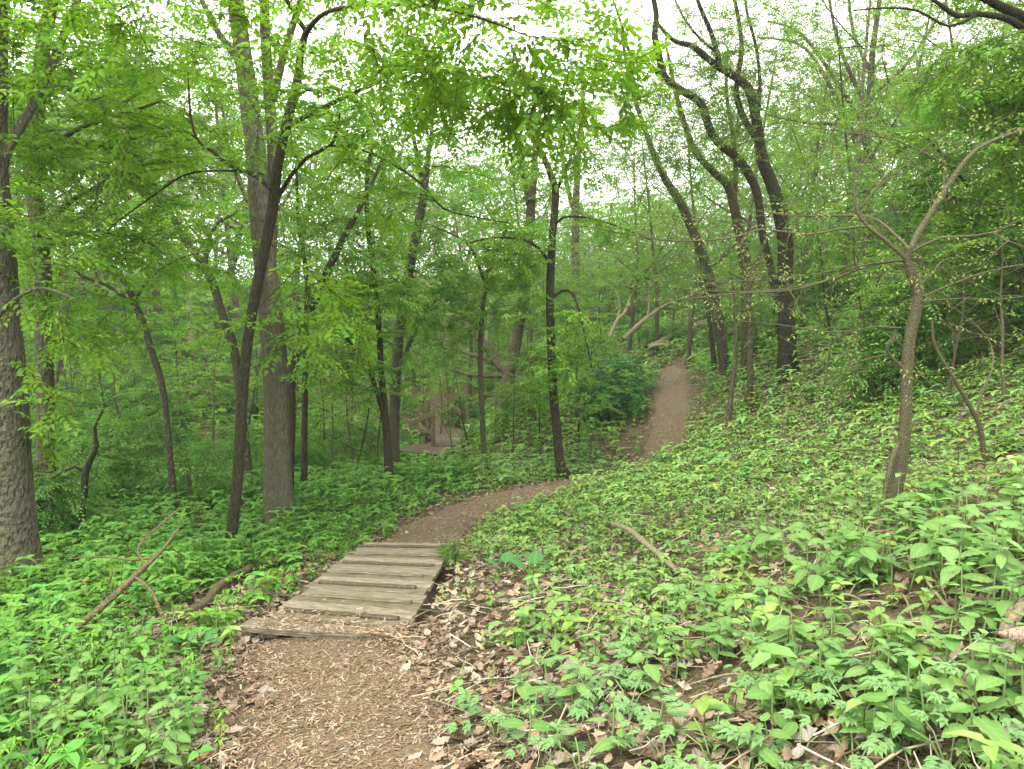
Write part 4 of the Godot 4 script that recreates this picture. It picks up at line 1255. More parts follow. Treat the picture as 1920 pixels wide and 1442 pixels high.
func fallen_wood() -> void:
	fallen("fallen_branch", "long dead branch with grey twigs lying slantwise over the ravine herbs", "branch", "fallen_bark",
		[[98, 1220, 6, 0.0, 4.05], [150, 1172, 6.5, 0.0, 4.2], [200, 1130, 6.5, 0.0, 4.4], [250, 1083, 6, 0.0, 4.6], [280, 1055, 4.5, 0.0, 4.75], [305, 1030, 3.2, 0.0, 4.9], [328, 1000, 2.5, 0.0, 5.05], [340, 984, 1, 0.0, 5.1]],
		[[[252, 1082, 3, 0.0, 4.6], [272, 1095, 3, 0.0, 4.55], [288, 1115, 3, 0.0, 4.5], [298, 1140, 4, 0.0, 4.45], [310, 1172, 3, 0.0, 4.4]], [[275, 1060, 2, 0.0, 4.75], [258, 1035, 2, 0.0, 4.9], [270, 1012, 2.5, 0.0, 5.0], [300, 985, 2, 0.0, 5.2], [335, 955, 1.2, 0.0, 5.4]],
		[[290, 1045, 2, 0.0, 4.8], [250, 1050, 2, 0.0, 4.9], [190, 1044, 1.6, 0.0, 5.0], [130, 1048, 1, 0.0, 5.2]], [[190, 1138, 2.2, 0.0, 4.4], [205, 1090, 2, 0.0, 4.4], [212, 1073, 1.2, 0.0, 4.4]], [[300, 1034, 1.5, 0.0, 4.9], [325, 1030, 1.5, 0.0, 5.0], [345, 1045, 1, 0.0, 5.1]], [[185, 1142, 1.6, 0.0, 4.35], [235, 1135, 1.4, 0.0, 4.4], [260, 1140, 1, 0.0, 4.4]]])
	fallen("curved_branch", "curved dark branch lying on dead leaves beside the plank walk", "branch", "fallen_bark",
		[[318, 1172, 6, 0.02], [345, 1160, 8, 0.02], [385, 1142, 8, 0.03], [405, 1120, 8, 0.05], [440, 1098, 8, 0.07], [490, 1075, 8, 0.07], [540, 1064, 8, 0.06], [600, 1055, 7, 0.05], [630, 1054, 5, 0.02]], [[[540, 1062, 3, 0.05], [560, 1040, 2, 0.08], [575, 1015, 1, 0.1]]])
	fallen("bare_stick", "weathered grey stick poking out of the herbs on the bank", "stick", "dead_wood",
		[[1150, 1026, 5, 0.2], [1178, 1034, 5.5, 0.18], [1210, 1050, 6, 0.12], [1240, 1066, 6, 0.08], [1268, 1080, 6.5, 0.02]])
	fallen("pale_log", "pale barkless log lying across the top of the path", "log", "dead_wood",
		[[1212, 655, 5, 0.05, 23.4], [1235, 644, 6, 0.0, 23.8], [1262, 630, 7, 0.0, 24.2], [1300, 613, 7.5, 0.0, 24.6], [1332, 603, 7, 0.0, 25.0]], [[[1216, 652, 4, 0.0, 23.4], [1240, 646, 4, 0.0, 23.3], [1278, 650, 2, 0.0, 23.0]], [[1262, 628, 2, 0.0, 24.2], [1278, 602, 1.6, 0.0, 24.4], [1285, 592, 1, 0.0, 24.5]]])
	fallen("thin_pale_log", "thin pale dead stem propped above the bend, beyond the dark shrub", "log", "dead_wood",
		[[1168, 636, 4, 0.0, 22.5], [1198, 608, 4, 0.0, 23.0], [1232, 582, 3.5, 0.0, 23.5], [1262, 566, 2.5, 0.0, 24.0], [1300, 552, 1.5, 0.0, 24.5]], [[[1214, 594, 2, 0.0, 23.2], [1217, 570, 1.8, 0.0, 23.3], [1216, 545, 1.2, 0.0, 23.4]]])
	fallen("bleached_snag", "bleached forked dead branch standing above the dark shrub", "branch", "dead_wood",
		[[1138, 655, 4, 0.0, 22.0], [1146, 625, 4, 0.0, 22.1], [1158, 600, 3.5, 0.0, 22.2], [1172, 585, 3, 0.0, 22.2], [1180, 562, 2, 0.0, 22.3], [1184, 550, 1, 0.0, 22.3]], [[[1156, 602, 2.5, 0.0, 22.2], [1162, 580, 2, 0.0, 22.3], [1160, 560, 1.6, 0.0, 22.3], [1150, 535, 1, 0.0, 22.4]]])
	fallen("mossy_fallen_trunk", "thick fallen trunk slanting through the ravine behind the slim saplings", "log", "bark_mid",
		[[862, 595, 5, 0.0, 20.0], [885, 618, 7, 0.0, 19.6], [908, 645, 8, 0.0, 19.3], [935, 682, 9.5, 0.0, 19.0], [965, 706, 10.5, 0.0, 18.7], [1010, 728, 10.5, 0.0, 18.4], [1040, 742, 12, -0.1, 18.2]],
		[[[940, 688, 4.5, 0.0, 19.0], [905, 672, 4, 0.0, 19.2], [870, 660, 4, 0.0, 19.5], [830, 640, 5, 0.0, 20.0], [810, 610, 3.5, 0.0, 20.3]], [[950, 705, 4, 0.0, 18.8], [905, 706, 4, 0.0, 18.8], [870, 700, 5, 0.0, 18.8], [838, 688, 4, 0.0, 19.0]]], 10, 0.14)
	fallen("leaning_dead_trunk", "pale dead trunk leaning across the wood behind the forked grey tree", "log", "dead_wood",
		[[705, 465, 3.5, 0.0, 22.0], [730, 485, 4, 0.0, 21.6], [760, 505, 4, 0.0, 21.4], [790, 525, 4, 0.0, 21.2], [830, 560, 4.5, 0.0, 21.0], [900, 640, 6, 0.0, 20.5]])
	fallen("black_pipe", "thin black pipe crossing the path at the bend", "pipe", "pipe",
		[[1105, 897, 3, 0.0], [1135, 893, 3.2, 0.0], [1165, 889, 3.2, 0.0], [1205, 887, 3.2, 0.0], [1245, 884, 3, 0.0]], [], 8, 0.0)
	fallen("rotting_log", "rotting log crusted with moss and orange lichen half buried among lobed leaves", "log", "lichen_bark",
		[[1680, 1410, 10, 0.0], [1730, 1388, 19, 0.0], [1800, 1340, 25, 0.01], [1880, 1280, 28, 0.02], [1960, 1220, 30, 0.03], [2080, 1150, 30, 0.05]], [[[1880, 1255, 12, 0.1], [1900, 1235, 13, 0.14], [1935, 1215, 14, 0.16]]], 16, 0.2)
	fallen("broken_stub", "broken pale stub of torn wood sticking out above the rotting log", "branch", "rotten",
		[[1975, 1196, 28, 0.0, 1.95], [1935, 1192, 22, 0.0, 1.95], [1905, 1190, 14, 0.0, 1.95], [1874, 1188, 4, 0.0, 1.95]], [], 10, 0.25)
	fallen("mossy_stick", "dark broken stick lying on dead leaves among the bank herbs", "stick", "fallen_bark",
		[[1385, 1290, 6, 0.0], [1410, 1282, 8, 0.01], [1440, 1270, 8, 0.01], [1475, 1260, 8, 0.02]])
	fallen("thin_branch", "thin grey branch arching up the bank beside the rotting log", "stick", "dead_wood",
		[[1790, 1200, 4, 0.0], [1796, 1190, 4, 0.04], [1780, 1180, 3.5, 0.07], [1755, 1160, 3, 0.1], [1732, 1138, 2.5, 0.12]])
	fallen("lichen_branch", "crooked lichen-grey branch lying under the big leaves at the top of the bank", "branch", "dead_wood",
		[[1775, 1070, 5, 0.02], [1800, 1050, 6, 0.05], [1830, 1035, 6, 0.06], [1870, 1030, 7, 0.06], [1930, 1015, 8, 0.06]])
	fallen("path_edge_stick", "stick half sunk in chips along the grassy side of the path", "stick", "fallen_bark",
		[[860, 1370, 4, 0.0], [885, 1380, 5, 0.0], [910, 1395, 5, 0.0], [930, 1405, 4, 0.0]])
	# thin dead stems lying over the herbs, as the photograph shows them
	var sticks := [[1590, 1125, 1625, 1095, 1705, 1010], [1450, 1265, 1495, 1190, 1500, 1190], [1285, 1295, 1380, 1295, 1450, 1310], [1370, 1360, 1430, 1365, 1490, 1380], [1290, 1102, 1380, 1100, 1420, 1101], [1300, 1050, 1370, 1010, 1420, 1000], [1690, 1120, 1700, 1160, 1712, 1180], [1560, 1120, 1600, 1145, 1640, 1160], [1160, 1235, 1210, 1250, 1262, 1270], [1720, 1010, 1760, 1120, 1780, 1150], [1210, 1260, 1240, 1230, 1275, 1205], [1620, 1200, 1670, 1195, 1720, 1190], [800, 1318, 830, 1345, 880, 1350], [745, 1180, 790, 1170, 810, 1150], [590, 1235, 605, 1240, 625, 1247], [540, 1125, 570, 1120, 600, 1118], [660, 1330, 690, 1318, 740, 1295], [615, 1400, 650, 1385, 690, 1375]]
	for s in sticks:
		rng.seed = int(s[0] * 7 + s[1])
		var o := MB.new()
		var p := PackedVector3Array([hit(s[0], s[1]) + Vector3.UP * 0.02, hit(s[2], s[3]) + Vector3.UP * 0.07, hit(s[4], s[5]) + Vector3.UP * 0.03])
		var sm := smooth(p, PackedFloat32Array([0.005, 0.004, 0.0025]), 0.05)
		tube(o, sm[0], sm[1], 5, 0.1)
		var base: Vector3 = p[1]
		var t := part(numbered("dry_stem"), o.mesh(), M.dead_wood, self)
		tag(t, "thin pale dry stem lying loose over herbs or litter", "dry stem", "thin dry stems lying loose")
	# stones
	for s in [[940, 1018, 0.075, "pale sandy stone on bare soil beside the big-leaved burdock"], [1512, 1082, 0.0, ""]]:
		if s[2] > 0.0:
			rng.seed = 5
			var g := hit(s[0], s[1])
			var sp := SphereMesh.new()
			sp.radial_segments = 14
			sp.rings = 8
			var src := sp.get_mesh_arrays()
			var vv: PackedVector3Array = src[Mesh.ARRAY_VERTEX]
			var lump := FastNoiseLite.new()
			lump.frequency = 1.6
			for k in vv.size():
				vv[k] *= 1.0 + 0.5 * lump.get_noise_3dv(vv[k])
				vv[k] = Vector3(vv[k].x * 1.3, vv[k].y * 0.8, vv[k].z) * s[2] * 2.0
			src[Mesh.ARRAY_VERTEX] = vv
			var am := ArrayMesh.new()
			am.add_surface_from_arrays(Mesh.PRIMITIVE_TRIANGLES, src)
			var st := SurfaceTool.new()
			st.create_from(am, 0)
			st.generate_normals()
			var o := part(numbered("stone"), st.commit(), M.stone, self, Transform3D(Basis.IDENTITY, g + Vector3.UP * 0.02))
			tag(o, s[3], "stone")


# ---------------------------------------------------------------- herbs
var LEAF := {}

func blade(l: float, w: float, pleat: float, sag: float, teeth: float, seed_: int) -> ArrayMesh:   # one broad toothed leaf along +x, stalk at the origin
	rng.seed = seed_
	var mb := MB.new()
	var rows := 11
	var cols := 7
	for k in rows:
		var f := float(k) / (rows - 1)
		var half := w * 0.5 * pow(sin(PI * pow(clampf(f, 0.001, 0.999), 0.62)), 0.85) * (1.0 + (teeth if k % 2 == 0 else -teeth))
		for j in cols:
			var s := lerpf(-1, 1, float(j) / (cols - 1))
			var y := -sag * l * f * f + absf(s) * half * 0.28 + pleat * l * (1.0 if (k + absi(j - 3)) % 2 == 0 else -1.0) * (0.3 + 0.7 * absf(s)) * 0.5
			y -= absf(s) * absf(s) * half * 0.25
			var x := l * (f - 0.08 * absf(s) * absf(s) * (1.0 - f)) + absf(s) * half * 0.18
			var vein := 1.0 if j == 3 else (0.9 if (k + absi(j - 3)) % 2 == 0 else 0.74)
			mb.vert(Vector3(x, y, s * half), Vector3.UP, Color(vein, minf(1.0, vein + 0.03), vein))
	for k in rows - 1:
		for j in cols - 1:
			var a := k * cols + j
			mb.i.append(a); mb.i.append(a + cols); mb.i.append(a + 1)
			mb.i.append(a + 1); mb.i.append(a + cols); mb.i.append(a + cols + 1)
	for k in mb.i.size() / 3:
		var a := mb.i[k * 3]
		var b := mb.i[k * 3 + 1]
		var c := mb.i[k * 3 + 2]
		var g := (mb.v[c] - mb.v[a]).cross(mb.v[b] - mb.v[a])
		if g.y < 0.0:
			mb.i[k * 3 + 1] = c
			mb.i[k * 3 + 2] = b
			g = -g
		g = g.normalized() * 0.001
		for q in [a, b, c]:
			mb.n[q] += g * 900.0
	for k in mb.n.size():
		mb.n[k] = mb.n[k].normalized()
	return mb.mesh()

func lobed(l: float, pairs: int, seed_: int) -> ArrayMesh:   # a deeply cut leaf along +x
	rng.seed = seed_
	var mb := MB.new()
	var up := Vector3.UP
	tube(mb, PackedVector3Array([Vector3.ZERO, Vector3(l * 0.5, 0.01, 0), Vector3(l * 0.8, 0, 0)]), PackedFloat32Array([0.003, 0.0025, 0.001]), 4, 0.0, Color(0.9, 0.8, 0.9))
	for k in pairs:
		var f := lerpf(0.3, 0.72, float(k) / maxi(pairs - 1, 1))
		for s in [-1.0, 1.0]:
			var dir := Vector3(0.75, rng.randf_range(-0.1, 0.15), s * rng.randf_range(0.75, 1.0))
			var g := rng.randf_range(0.85, 1.0)
			var L := l * rng.randf_range(0.36, 0.46)
			var o := Vector3(l * f, 0, 0)
			leaf(mb, o, dir, up, L, L * 0.46, 0.22, Color(g, g, g))
			leaf(mb, o + dir.normalized() * L * 0.35, dir + Vector3(0.9, 0, -s * 0.5), up, L * 0.5, L * 0.26, 0.2, Color(g, g, g))
			leaf(mb, o + dir.normalized() * L * 0.35, dir + Vector3(-0.7, 0, s * 0.4), up, L * 0.45, L * 0.24, 0.2, Color(g, g, g))
	for s in [-0.5, 0.0, 0.5]:
		leaf(mb, Vector3(l * 0.7, 0, 0), Vector3(1, 0, s), up, l * (0.42 if s == 0.0 else 0.34), l * 0.17, 0.22, Color(0.95, 0.97, 0.95))
	return mb.mesh()

func cover_mesh(seed_: int, leaves: int, tall: float, size: float, aspect: float, tiers: int, fine: bool) -> ArrayMesh:   # a whole small herb in one mesh
	rng.seed = seed_
	var mb := MB.new()
	var top := Vector3(rng.randf_range(-0.05, 0.05), tall, rng.randf_range(-0.05, 0.05))
	tube(mb, PackedVector3Array([Vector3(0, -0.03, 0), top * 0.5 + Vector3(rng.randf_range(-0.02, 0.02), 0, 0.01), top]), PackedFloat32Array([0.0035, 0.003, 0.0015]), 3, 0.0, Color(0.7, 0.55, 0.6))
	for t in tiers:
		var f := 1.0 if tiers == 1 else lerpf(0.35, 1.0, float(t) / (tiers - 1))
		var n := leaves / tiers
		var a0 := rng.randf() * TAU
		for k in n:
			var a := a0 + TAU * k / n + rng.randf_range(-0.3, 0.3)
			var L := size * rng.randf_range(0.7, 1.2)
			var g := rng.randf_range(0.72, 1.0)
			leaf(mb, top * f, Vector3(cos(a), rng.randf_range(-0.35, 0.45), sin(a)), Vector3(rng.randf_range(-0.3, 0.3), 1, rng.randf_range(-0.3, 0.3)), L, L * aspect, rng.randf_range(0.1, 0.45), Color(g, minf(1.0, g + 0.05), g), fine)
	return mb.mesh()

func grass_mesh(seed_: int) -> ArrayMesh:
	rng.seed = seed_
	var mb := MB.new()
	for k in 14:
		var a := rng.randf() * TAU
		var h := rng.randf_range(0.12, 0.32)
		var o := Vector3(rng.randfn(0, 0.03), 0, rng.randfn(0, 0.03))
		var out := Vector3(cos(a), 0, sin(a)) * h * rng.randf_range(0.2, 0.7)
		var s := Vector3(-sin(a), 0, cos(a)) * 0.004
		var m := o + out * 0.35 + Vector3.UP * h * 0.7
		var t := o + out + Vector3.UP * h * 0.85
		var g := rng.randf_range(0.8, 1.0)
		mb.tri(o - s, o + s, m + s, Vector3.UP + out, Color(g, g, g))
		mb.tri(o - s, m + s, m - s, Vector3.UP + out, Color(g, g, g))
		mb.tri(m - s, m + s, t, Vector3.UP + out, Color(g, g, g))
	return mb.mesh()

# one herb as a thing: stem, then leaves as parts
func herb_plant(called: String, label: String, group: String, where: Vector3, tall: float, size: float, tiers: int, tint: Material, kind: String) -> void:
	var root := thing(called, label, "plant", where, group)
	var lean := Vector3(rng.randf_range(-0.12, 0.12), 1, rng.randf_range(-0.1, 0.16)) * tall
	if kind == "lobed":
		var n := rng.randi_range(4, 6)
		for k in n:
			var a := TAU * k / n + rng.randf_range(-0.4, 0.4)
			var out := Vector3(cos(a), 0, sin(a))
			var tip := out * tall * 0.7 + Vector3.UP * tall * rng.randf_range(0.6, 1.0)
			var mb := MB.new()
			tube(mb, PackedVector3Array([Vector3(0, -0.02, 0), tip * 0.5 + Vector3.UP * tall * 0.15, tip]), PackedFloat32Array([0.004, 0.003, 0.0025]), 4)
			part("stalk", mb.mesh(), M.stalk, root)
			var x := (out + Vector3.UP * rng.randf_range(-0.25, 0.2)).normalized()
			var z := x.cross(Vector3.UP).normalized()
			var s := size * rng.randf_range(0.8, 1.2)
			part("leaf", LEAF["lobed_%d" % (rng.randi() % 2)], tint, root, Transform3D(Basis(x * s, z.cross(x) * s, z * s), tip))
		return
	var mb := MB.new()
	tube(mb, PackedVector3Array([Vector3(0, -0.03, 0), lean * 0.5 + Vector3(rng.randf_range(-0.02, 0.02), 0, 0), lean]), PackedFloat32Array([0.0045, 0.004, 0.002]), 5)
	part("stem", mb.mesh(), M.stalk, root)
	var a0 := rng.randf() * TAU
	for t in tiers:
		var f := lerpf(0.5, 1.0, float(t) / maxi(tiers - 1, 1))
		var big := size * (1.0 if t < tiers - 1 else 0.62) * (1.1 if t == tiers - 2 else 0.9)
		for k in 2:
			var a := a0 + t * PI / 2 + k * PI + rng.randf_range(-0.25, 0.25)
			var x := Vector3(cos(a), rng.randf_range(-0.45, 0.2) + (0.35 if t == tiers - 1 else 0.0), sin(a)).normalized()
			var z := x.cross(Vector3.UP).normalized()
			var y := z.cross(x)
			var tw := rng.randf_range(-0.3, 0.3)
			var b := Basis(x, y, z).rotated(x, tw)
			var s := big * rng.randf_range(0.8, 1.15)
			part("leaf", LEAF["broad_%d" % (rng.randi() % 3)], tint, root, Transform3D(b.scaled_local(Vector3.ONE * s), lean * f + x * 0.02))

func solid_leaf(c: Color) -> StandardMaterial3D:
	var m := leaf_material(0.32, lin(0.7, 0.8, 0.36))
	m.albedo_color = c.linear_to_srgb()
	return m

var strip := PackedVector2Array()

func lying(x: float, z: float) -> bool:   # on the litter strip round the curved branch, left of the plank walk
	if strip.is_empty():
		for a in [[300, 1180], [385, 1150], [440, 1115], [500, 1090], [560, 1080], [620, 1062]]:
			var g := hit(a[0], a[1])
			strip.append(Vector2(g.x, g.z))
	for k in strip.size() - 1:
		if Geometry2D.get_closest_point_to_segment(Vector2(x, z), strip[k], strip[k + 1]).distance_to(Vector2(x, z)) < 0.26:
			return true
	return false

func herbs() -> void:
	for k in 3:
		LEAF["broad_%d" % k] = blade(1.0, [0.62, 0.55, 0.68][k], 0.022, [0.22, 0.32, 0.12][k], 0.05, 60 + k)
	for k in 2:
		LEAF["lobed_%d" % k] = lobed(1.0, 2 + k, 70 + k)
	LEAF.burdock = blade(1.0, 0.8, 0.015, 0.25, 0.01, 75)
	var st := StandardMaterial3D.new()
	st.albedo_color = lin(0.13, 0.2, 0.06).linear_to_srgb()
	st.roughness = 0.7
	M.stalk = st
	var greens := [solid_leaf(lin(0.18, 0.32, 0.085)), solid_leaf(lin(0.15, 0.285, 0.07)), solid_leaf(lin(0.205, 0.345, 0.1)), solid_leaf(lin(0.13, 0.265, 0.065))]
	var cool := [solid_leaf(lin(0.15, 0.29, 0.1)), solid_leaf(lin(0.175, 0.315, 0.11))]
	# broad-leaved herbs of the bank, as individuals
	rng.seed = 2025
	var made := 0
	var tries := 0
	while made < 215 and tries < 6000:
		tries += 1
		var u := rng.randf_range(960, 1960)
		var v := rng.randf_range(905, 1440)
		# the bank thins out towards the path and in the litter pockets
		var edge := 1150.0 + (1442.0 - v) * -0.05
		if u < edge and rng.randf() < 0.75:
			continue
		if u > 1560 and v > 1120 and v < 1260 and u < 1760 and rng.randf() < 0.7:
			continue
		if u < 1400 and v > 1250 and rng.randf() < 0.75:
			continue
		if v > 1200 and u > 1380 and rng.randf() < 0.45:
			continue
		var g := hit(u, v)
		var d := -g.z
		if d > 5.6 or path_gap(g.x, g.z) < 0.25:
			continue
		var topper := u > 1420 and v < 1160
		made += 1
		herb_plant("broadleaf_herb", ("tall herb with big toothed pale leaves " if topper else "short herb with paired toothed leaves ") + beside(g), "broad-leaved herbs on the bank", g, rng.randf_range(0.2, 0.34) if topper else rng.randf_range(0.1, 0.24), rng.randf_range(0.075, 0.13) if topper else rng.randf_range(0.055, 0.095), rng.randi_range(2, 4), greens[rng.randi() % 4], "broad")
	# cut-leaved herbs lower down
	var cut := [[1450, 1300], [1540, 1300], [1600, 1350], [1650, 1310], [1700, 1280], [1760, 1320], [1790, 1250], [1850, 1340], [1880, 1290], [1700, 1400], [1780, 1420], [1600, 1420], [1500, 1400], [1860, 1400], [1430, 1190], [1560, 1190], [1130, 1290], [1180, 1310], [1160, 1270], [1110, 1310], [960, 1340], [1000, 1350], [1020, 1400], [1090, 1430], [1250, 1420], [1340, 1420], [1400, 1440], [1210, 1260], [1900, 1230], [1330, 1150], [1190, 1200], [1060, 1240], [930, 1360], [1480, 1240]]
	for s in cut:
		herb_plant("cutleaf_herb", "herb with deeply cut lobed leaves " + beside(hit(s[0], s[1] + 20)), "cut-leaved herbs on the bank", hit(s[0], s[1] + 20), rng.randf_range(0.07, 0.15), rng.randf_range(0.09, 0.16), 2, cool[rng.randi() % 2], "lobed")
	# taller herbs at the left edge of the path
	made = 0
	while made < 95:
		var u := rng.randf_range(-30, 520)
		var v := rng.randf_range(1230, 1470)
		var g := hit(u, v)
		if path_gap(g.x, g.z) < 0.12:
			continue
		made += 1
		herb_plant("ravine_herb", "leafy upright herb " + beside(g), "herbs beside the lower path", g, rng.randf_range(0.14, 0.34), rng.randf_range(0.04, 0.072), rng.randi_range(3, 5), greens[[1, 3, 1, 0][rng.randi() % 4]], "broad")
	# burdock by the plank walk
	for s in [[945, 1075], [1000, 1085], [370, 1235]]:
		var g := hit(s[0], s[1])
		var root := thing("burdock", "burdock with a few large smooth dark leaves " + ("beside the lower path" if s[0] < 500 else "on the bank past the plank walk"), "plant", g, "burdock plants")
		for k in 4:
			var a := TAU * k / 4 + rng.randf_range(-0.5, 0.5)
			var x := Vector3(cos(a), 0.35, sin(a)).normalized()
			var z := x.cross(Vector3.UP).normalized()
			var tip := x * 0.08 + Vector3.UP * rng.randf_range(0.03, 0.1)
			var mb := MB.new()
			tube(mb, PackedVector3Array([Vector3(0, -0.02, 0), tip * 0.5, tip]), PackedFloat32Array([0.006, 0.005, 0.004]), 5)
			part("stalk", mb.mesh(), M.stalk, root)
			var s2 := rng.randf_range(0.1, 0.17)
			var b := Basis(x, z.cross(x), z).rotated(z, 0.25)
			part("leaf", LEAF.burdock, M.burdock if M.has("burdock") else solid_leaf(lin(0.075, 0.22, 0.06)), root, Transform3D(b.scaled_local(Vector3.ONE * s2), tip))
	# ---- what nobody could count: low growth as masses
	var kinds := [cover_mesh(801, 8, 0.16, 0.085, 0.6, 2, true), cover_mesh(802, 6, 0.1, 0.07, 0.65, 2, true), cover_mesh(803, 12, 0.26, 0.09, 0.5, 3, true), cover_mesh(804, 10, 0.12, 0.05, 0.5, 2, false), cover_mesh(805, 21, 0.22, 0.05, 0.26, 3, false)]
	var labels := ["mid-height leafy ground cover spreading over bank and ravine", "low seedlings carpeting the woodland floor", "knee-high leafy herbs massed through the ravine", "small-leaved creeping growth between the herbs", "bright whorled bedstraw along the path edges"]
	var names := ["ground_cover", "seedling_cover", "herb_layer", "creeping_cover", "bedstraw"]
	var T: Array = [[], [], [], [], []]
	var C: Array = [[], [], [], [], []]
	var patch := FastNoiseLite.new()
	patch.seed = 5
	patch.frequency = 0.35
	var bare := FastNoiseLite.new()
	bare.seed = 8
	bare.frequency = 0.8
	rng.seed = 31337
	var d := 1.3
	while d < 46.0:
		var step := 0.1 + d * 0.02
		var half := d * 0.8 + 1.4
		var dens := 150.0 if d < 9.0 else (105.0 if d < 12.0 else (38.0 if d < 22.0 else 13.0))
		for k in int(dens * half * 2.0 * step):
			var x := rng.randf_range(-half, half)
			var z := -d - rng.randf() * step
			var gap := path_gap(x, z)
			if gap < 0.04 or (gap < 0.3 and rng.randf() < (0.1 if d > 10.0 and d < 12.8 and x > 0.8 else 0.55)):
				continue
			if x > -1.75 and x < -0.55 and z < -4.0 and z > -7.4:
				continue
			if x < -1.6 and x > -3.2 and z < -4.2 and z > -7.0 and rng.randf() < 0.93 and lying(x, z):
				continue
			var thin := bare.get_noise_2d(x, z)
			var right := x > -0.6 + maxf(-z - 8.5, 0.0) * 0.8 and -z < 12.0
			if right:
				# litter pockets: below the plank walk and low on the bank
				var keep := 0.5 + thin * 1.1 + clampf((d - 4.2) * 0.16, 0.0, 0.6)
				if x < 0.35 and -z > 3.0 and -z < 6.6 and gap < 0.9:
					keep -= 0.45
				if -z < 3.6 and x < 0.9:
					keep -= 0.3
				if -z < 2.6:
					keep -= 0.12
				if rng.randf() > keep:
					continue
			elif thin < -0.42 and rng.randf() < 0.8:
				continue
			elif gap < 0.5 and x < 0 and rng.randf() < 0.4:
				continue
			if x > -3.3 and x < -1.0 and -z > 16.0 and -z < 24.5:
				if absf(x + 1.46 + (-z - 17.0) * 0.16) < 0.6 or (-z < 17.3 and x > -2.9):
					continue
			var pn := patch.get_noise_2d(x, z)
			var kind := 0
			var r := rng.randf()
			if right:
				kind = 1 if r < 0.5 else (0 if r < 0.75 else 3)
			elif gap < 0.9:
				kind = 4 if r < 0.35 else (0 if r < 0.7 else 1)
			else:
				kind = 2 if r < 0.35 + pn * 0.4 else (0 if r < 0.75 else (3 if r < 0.88 else 4))
			var s := rng.randf_range(0.6, 1.25) * (1.0 + maxf(d - 9.0, 0.0) * 0.045)
			if right:
				s *= clampf(0.68 + (d - 5.0) * 0.06, 0.68, 1.0) if d > 4.2 and x < 2.6 + maxf(d - 7.0, 0.0) * 0.6 else 0.85
			elif d < 5.0:
				s *= 0.85
			var tint := lin(0.205, 0.345, 0.085) if x > -0.6 else lin(0.12, 0.275, 0.042)
			if kind == 4:
				tint = lin(0.16, 0.35, 0.045)
			if d > 14.0:
				tint = tint.lerp(lin(0.17, 0.35, 0.05), 0.6)
			var up := slope_up(x, z).lerp(Vector3.UP, 0.6).normalized()
			var b := Basis(Quaternion(Vector3.UP, up)) * Basis(Vector3.UP, rng.randf() * TAU)
			T[kind].append(Transform3D(b.scaled_local(Vector3(s, s * rng.randf_range(0.8, 1.2), s)), on_ground(x, z)))
			if rng.randf() < 0.015:
				tint = lin(0.27, 0.31, 0.08)
			C[kind].append(leaf_tint(tint, 0.24))
		d += step
	for k in 5:
		var TT: Array[Transform3D] = []
		TT.assign(T[k])
		stuff(names[k], labels[k], "ground cover", kinds[k], M.herb, TT, PackedColorArray(C[k]))
	# grass by the path
	var GT: Array[Transform3D] = []
	var GC := PackedColorArray()
	for k in 220:
		var f := rng.randf()
		var i := rng.randi() % 12
		var c := walk[i].lerp(walk[i + 1], f)
		var g := Vector2(c.x + rng.randf_range(-1.1, 1.4), c.y + rng.randf_range(-0.8, 0.8))
		if path_gap(g.x, g.y) < 0.05:
			continue
		GT.append(Transform3D(Basis(Vector3.UP, rng.randf() * TAU).scaled(Vector3.ONE * rng.randf_range(0.3, 0.7)), on_ground(g.x, g.y)))
		GC.append(leaf_tint(lin(0.14, 0.32, 0.05), 0.15))
	stuff("grass", "thin tufts of grass along the path", "grass", grass_mesh(88), M.herb, GT, GC)

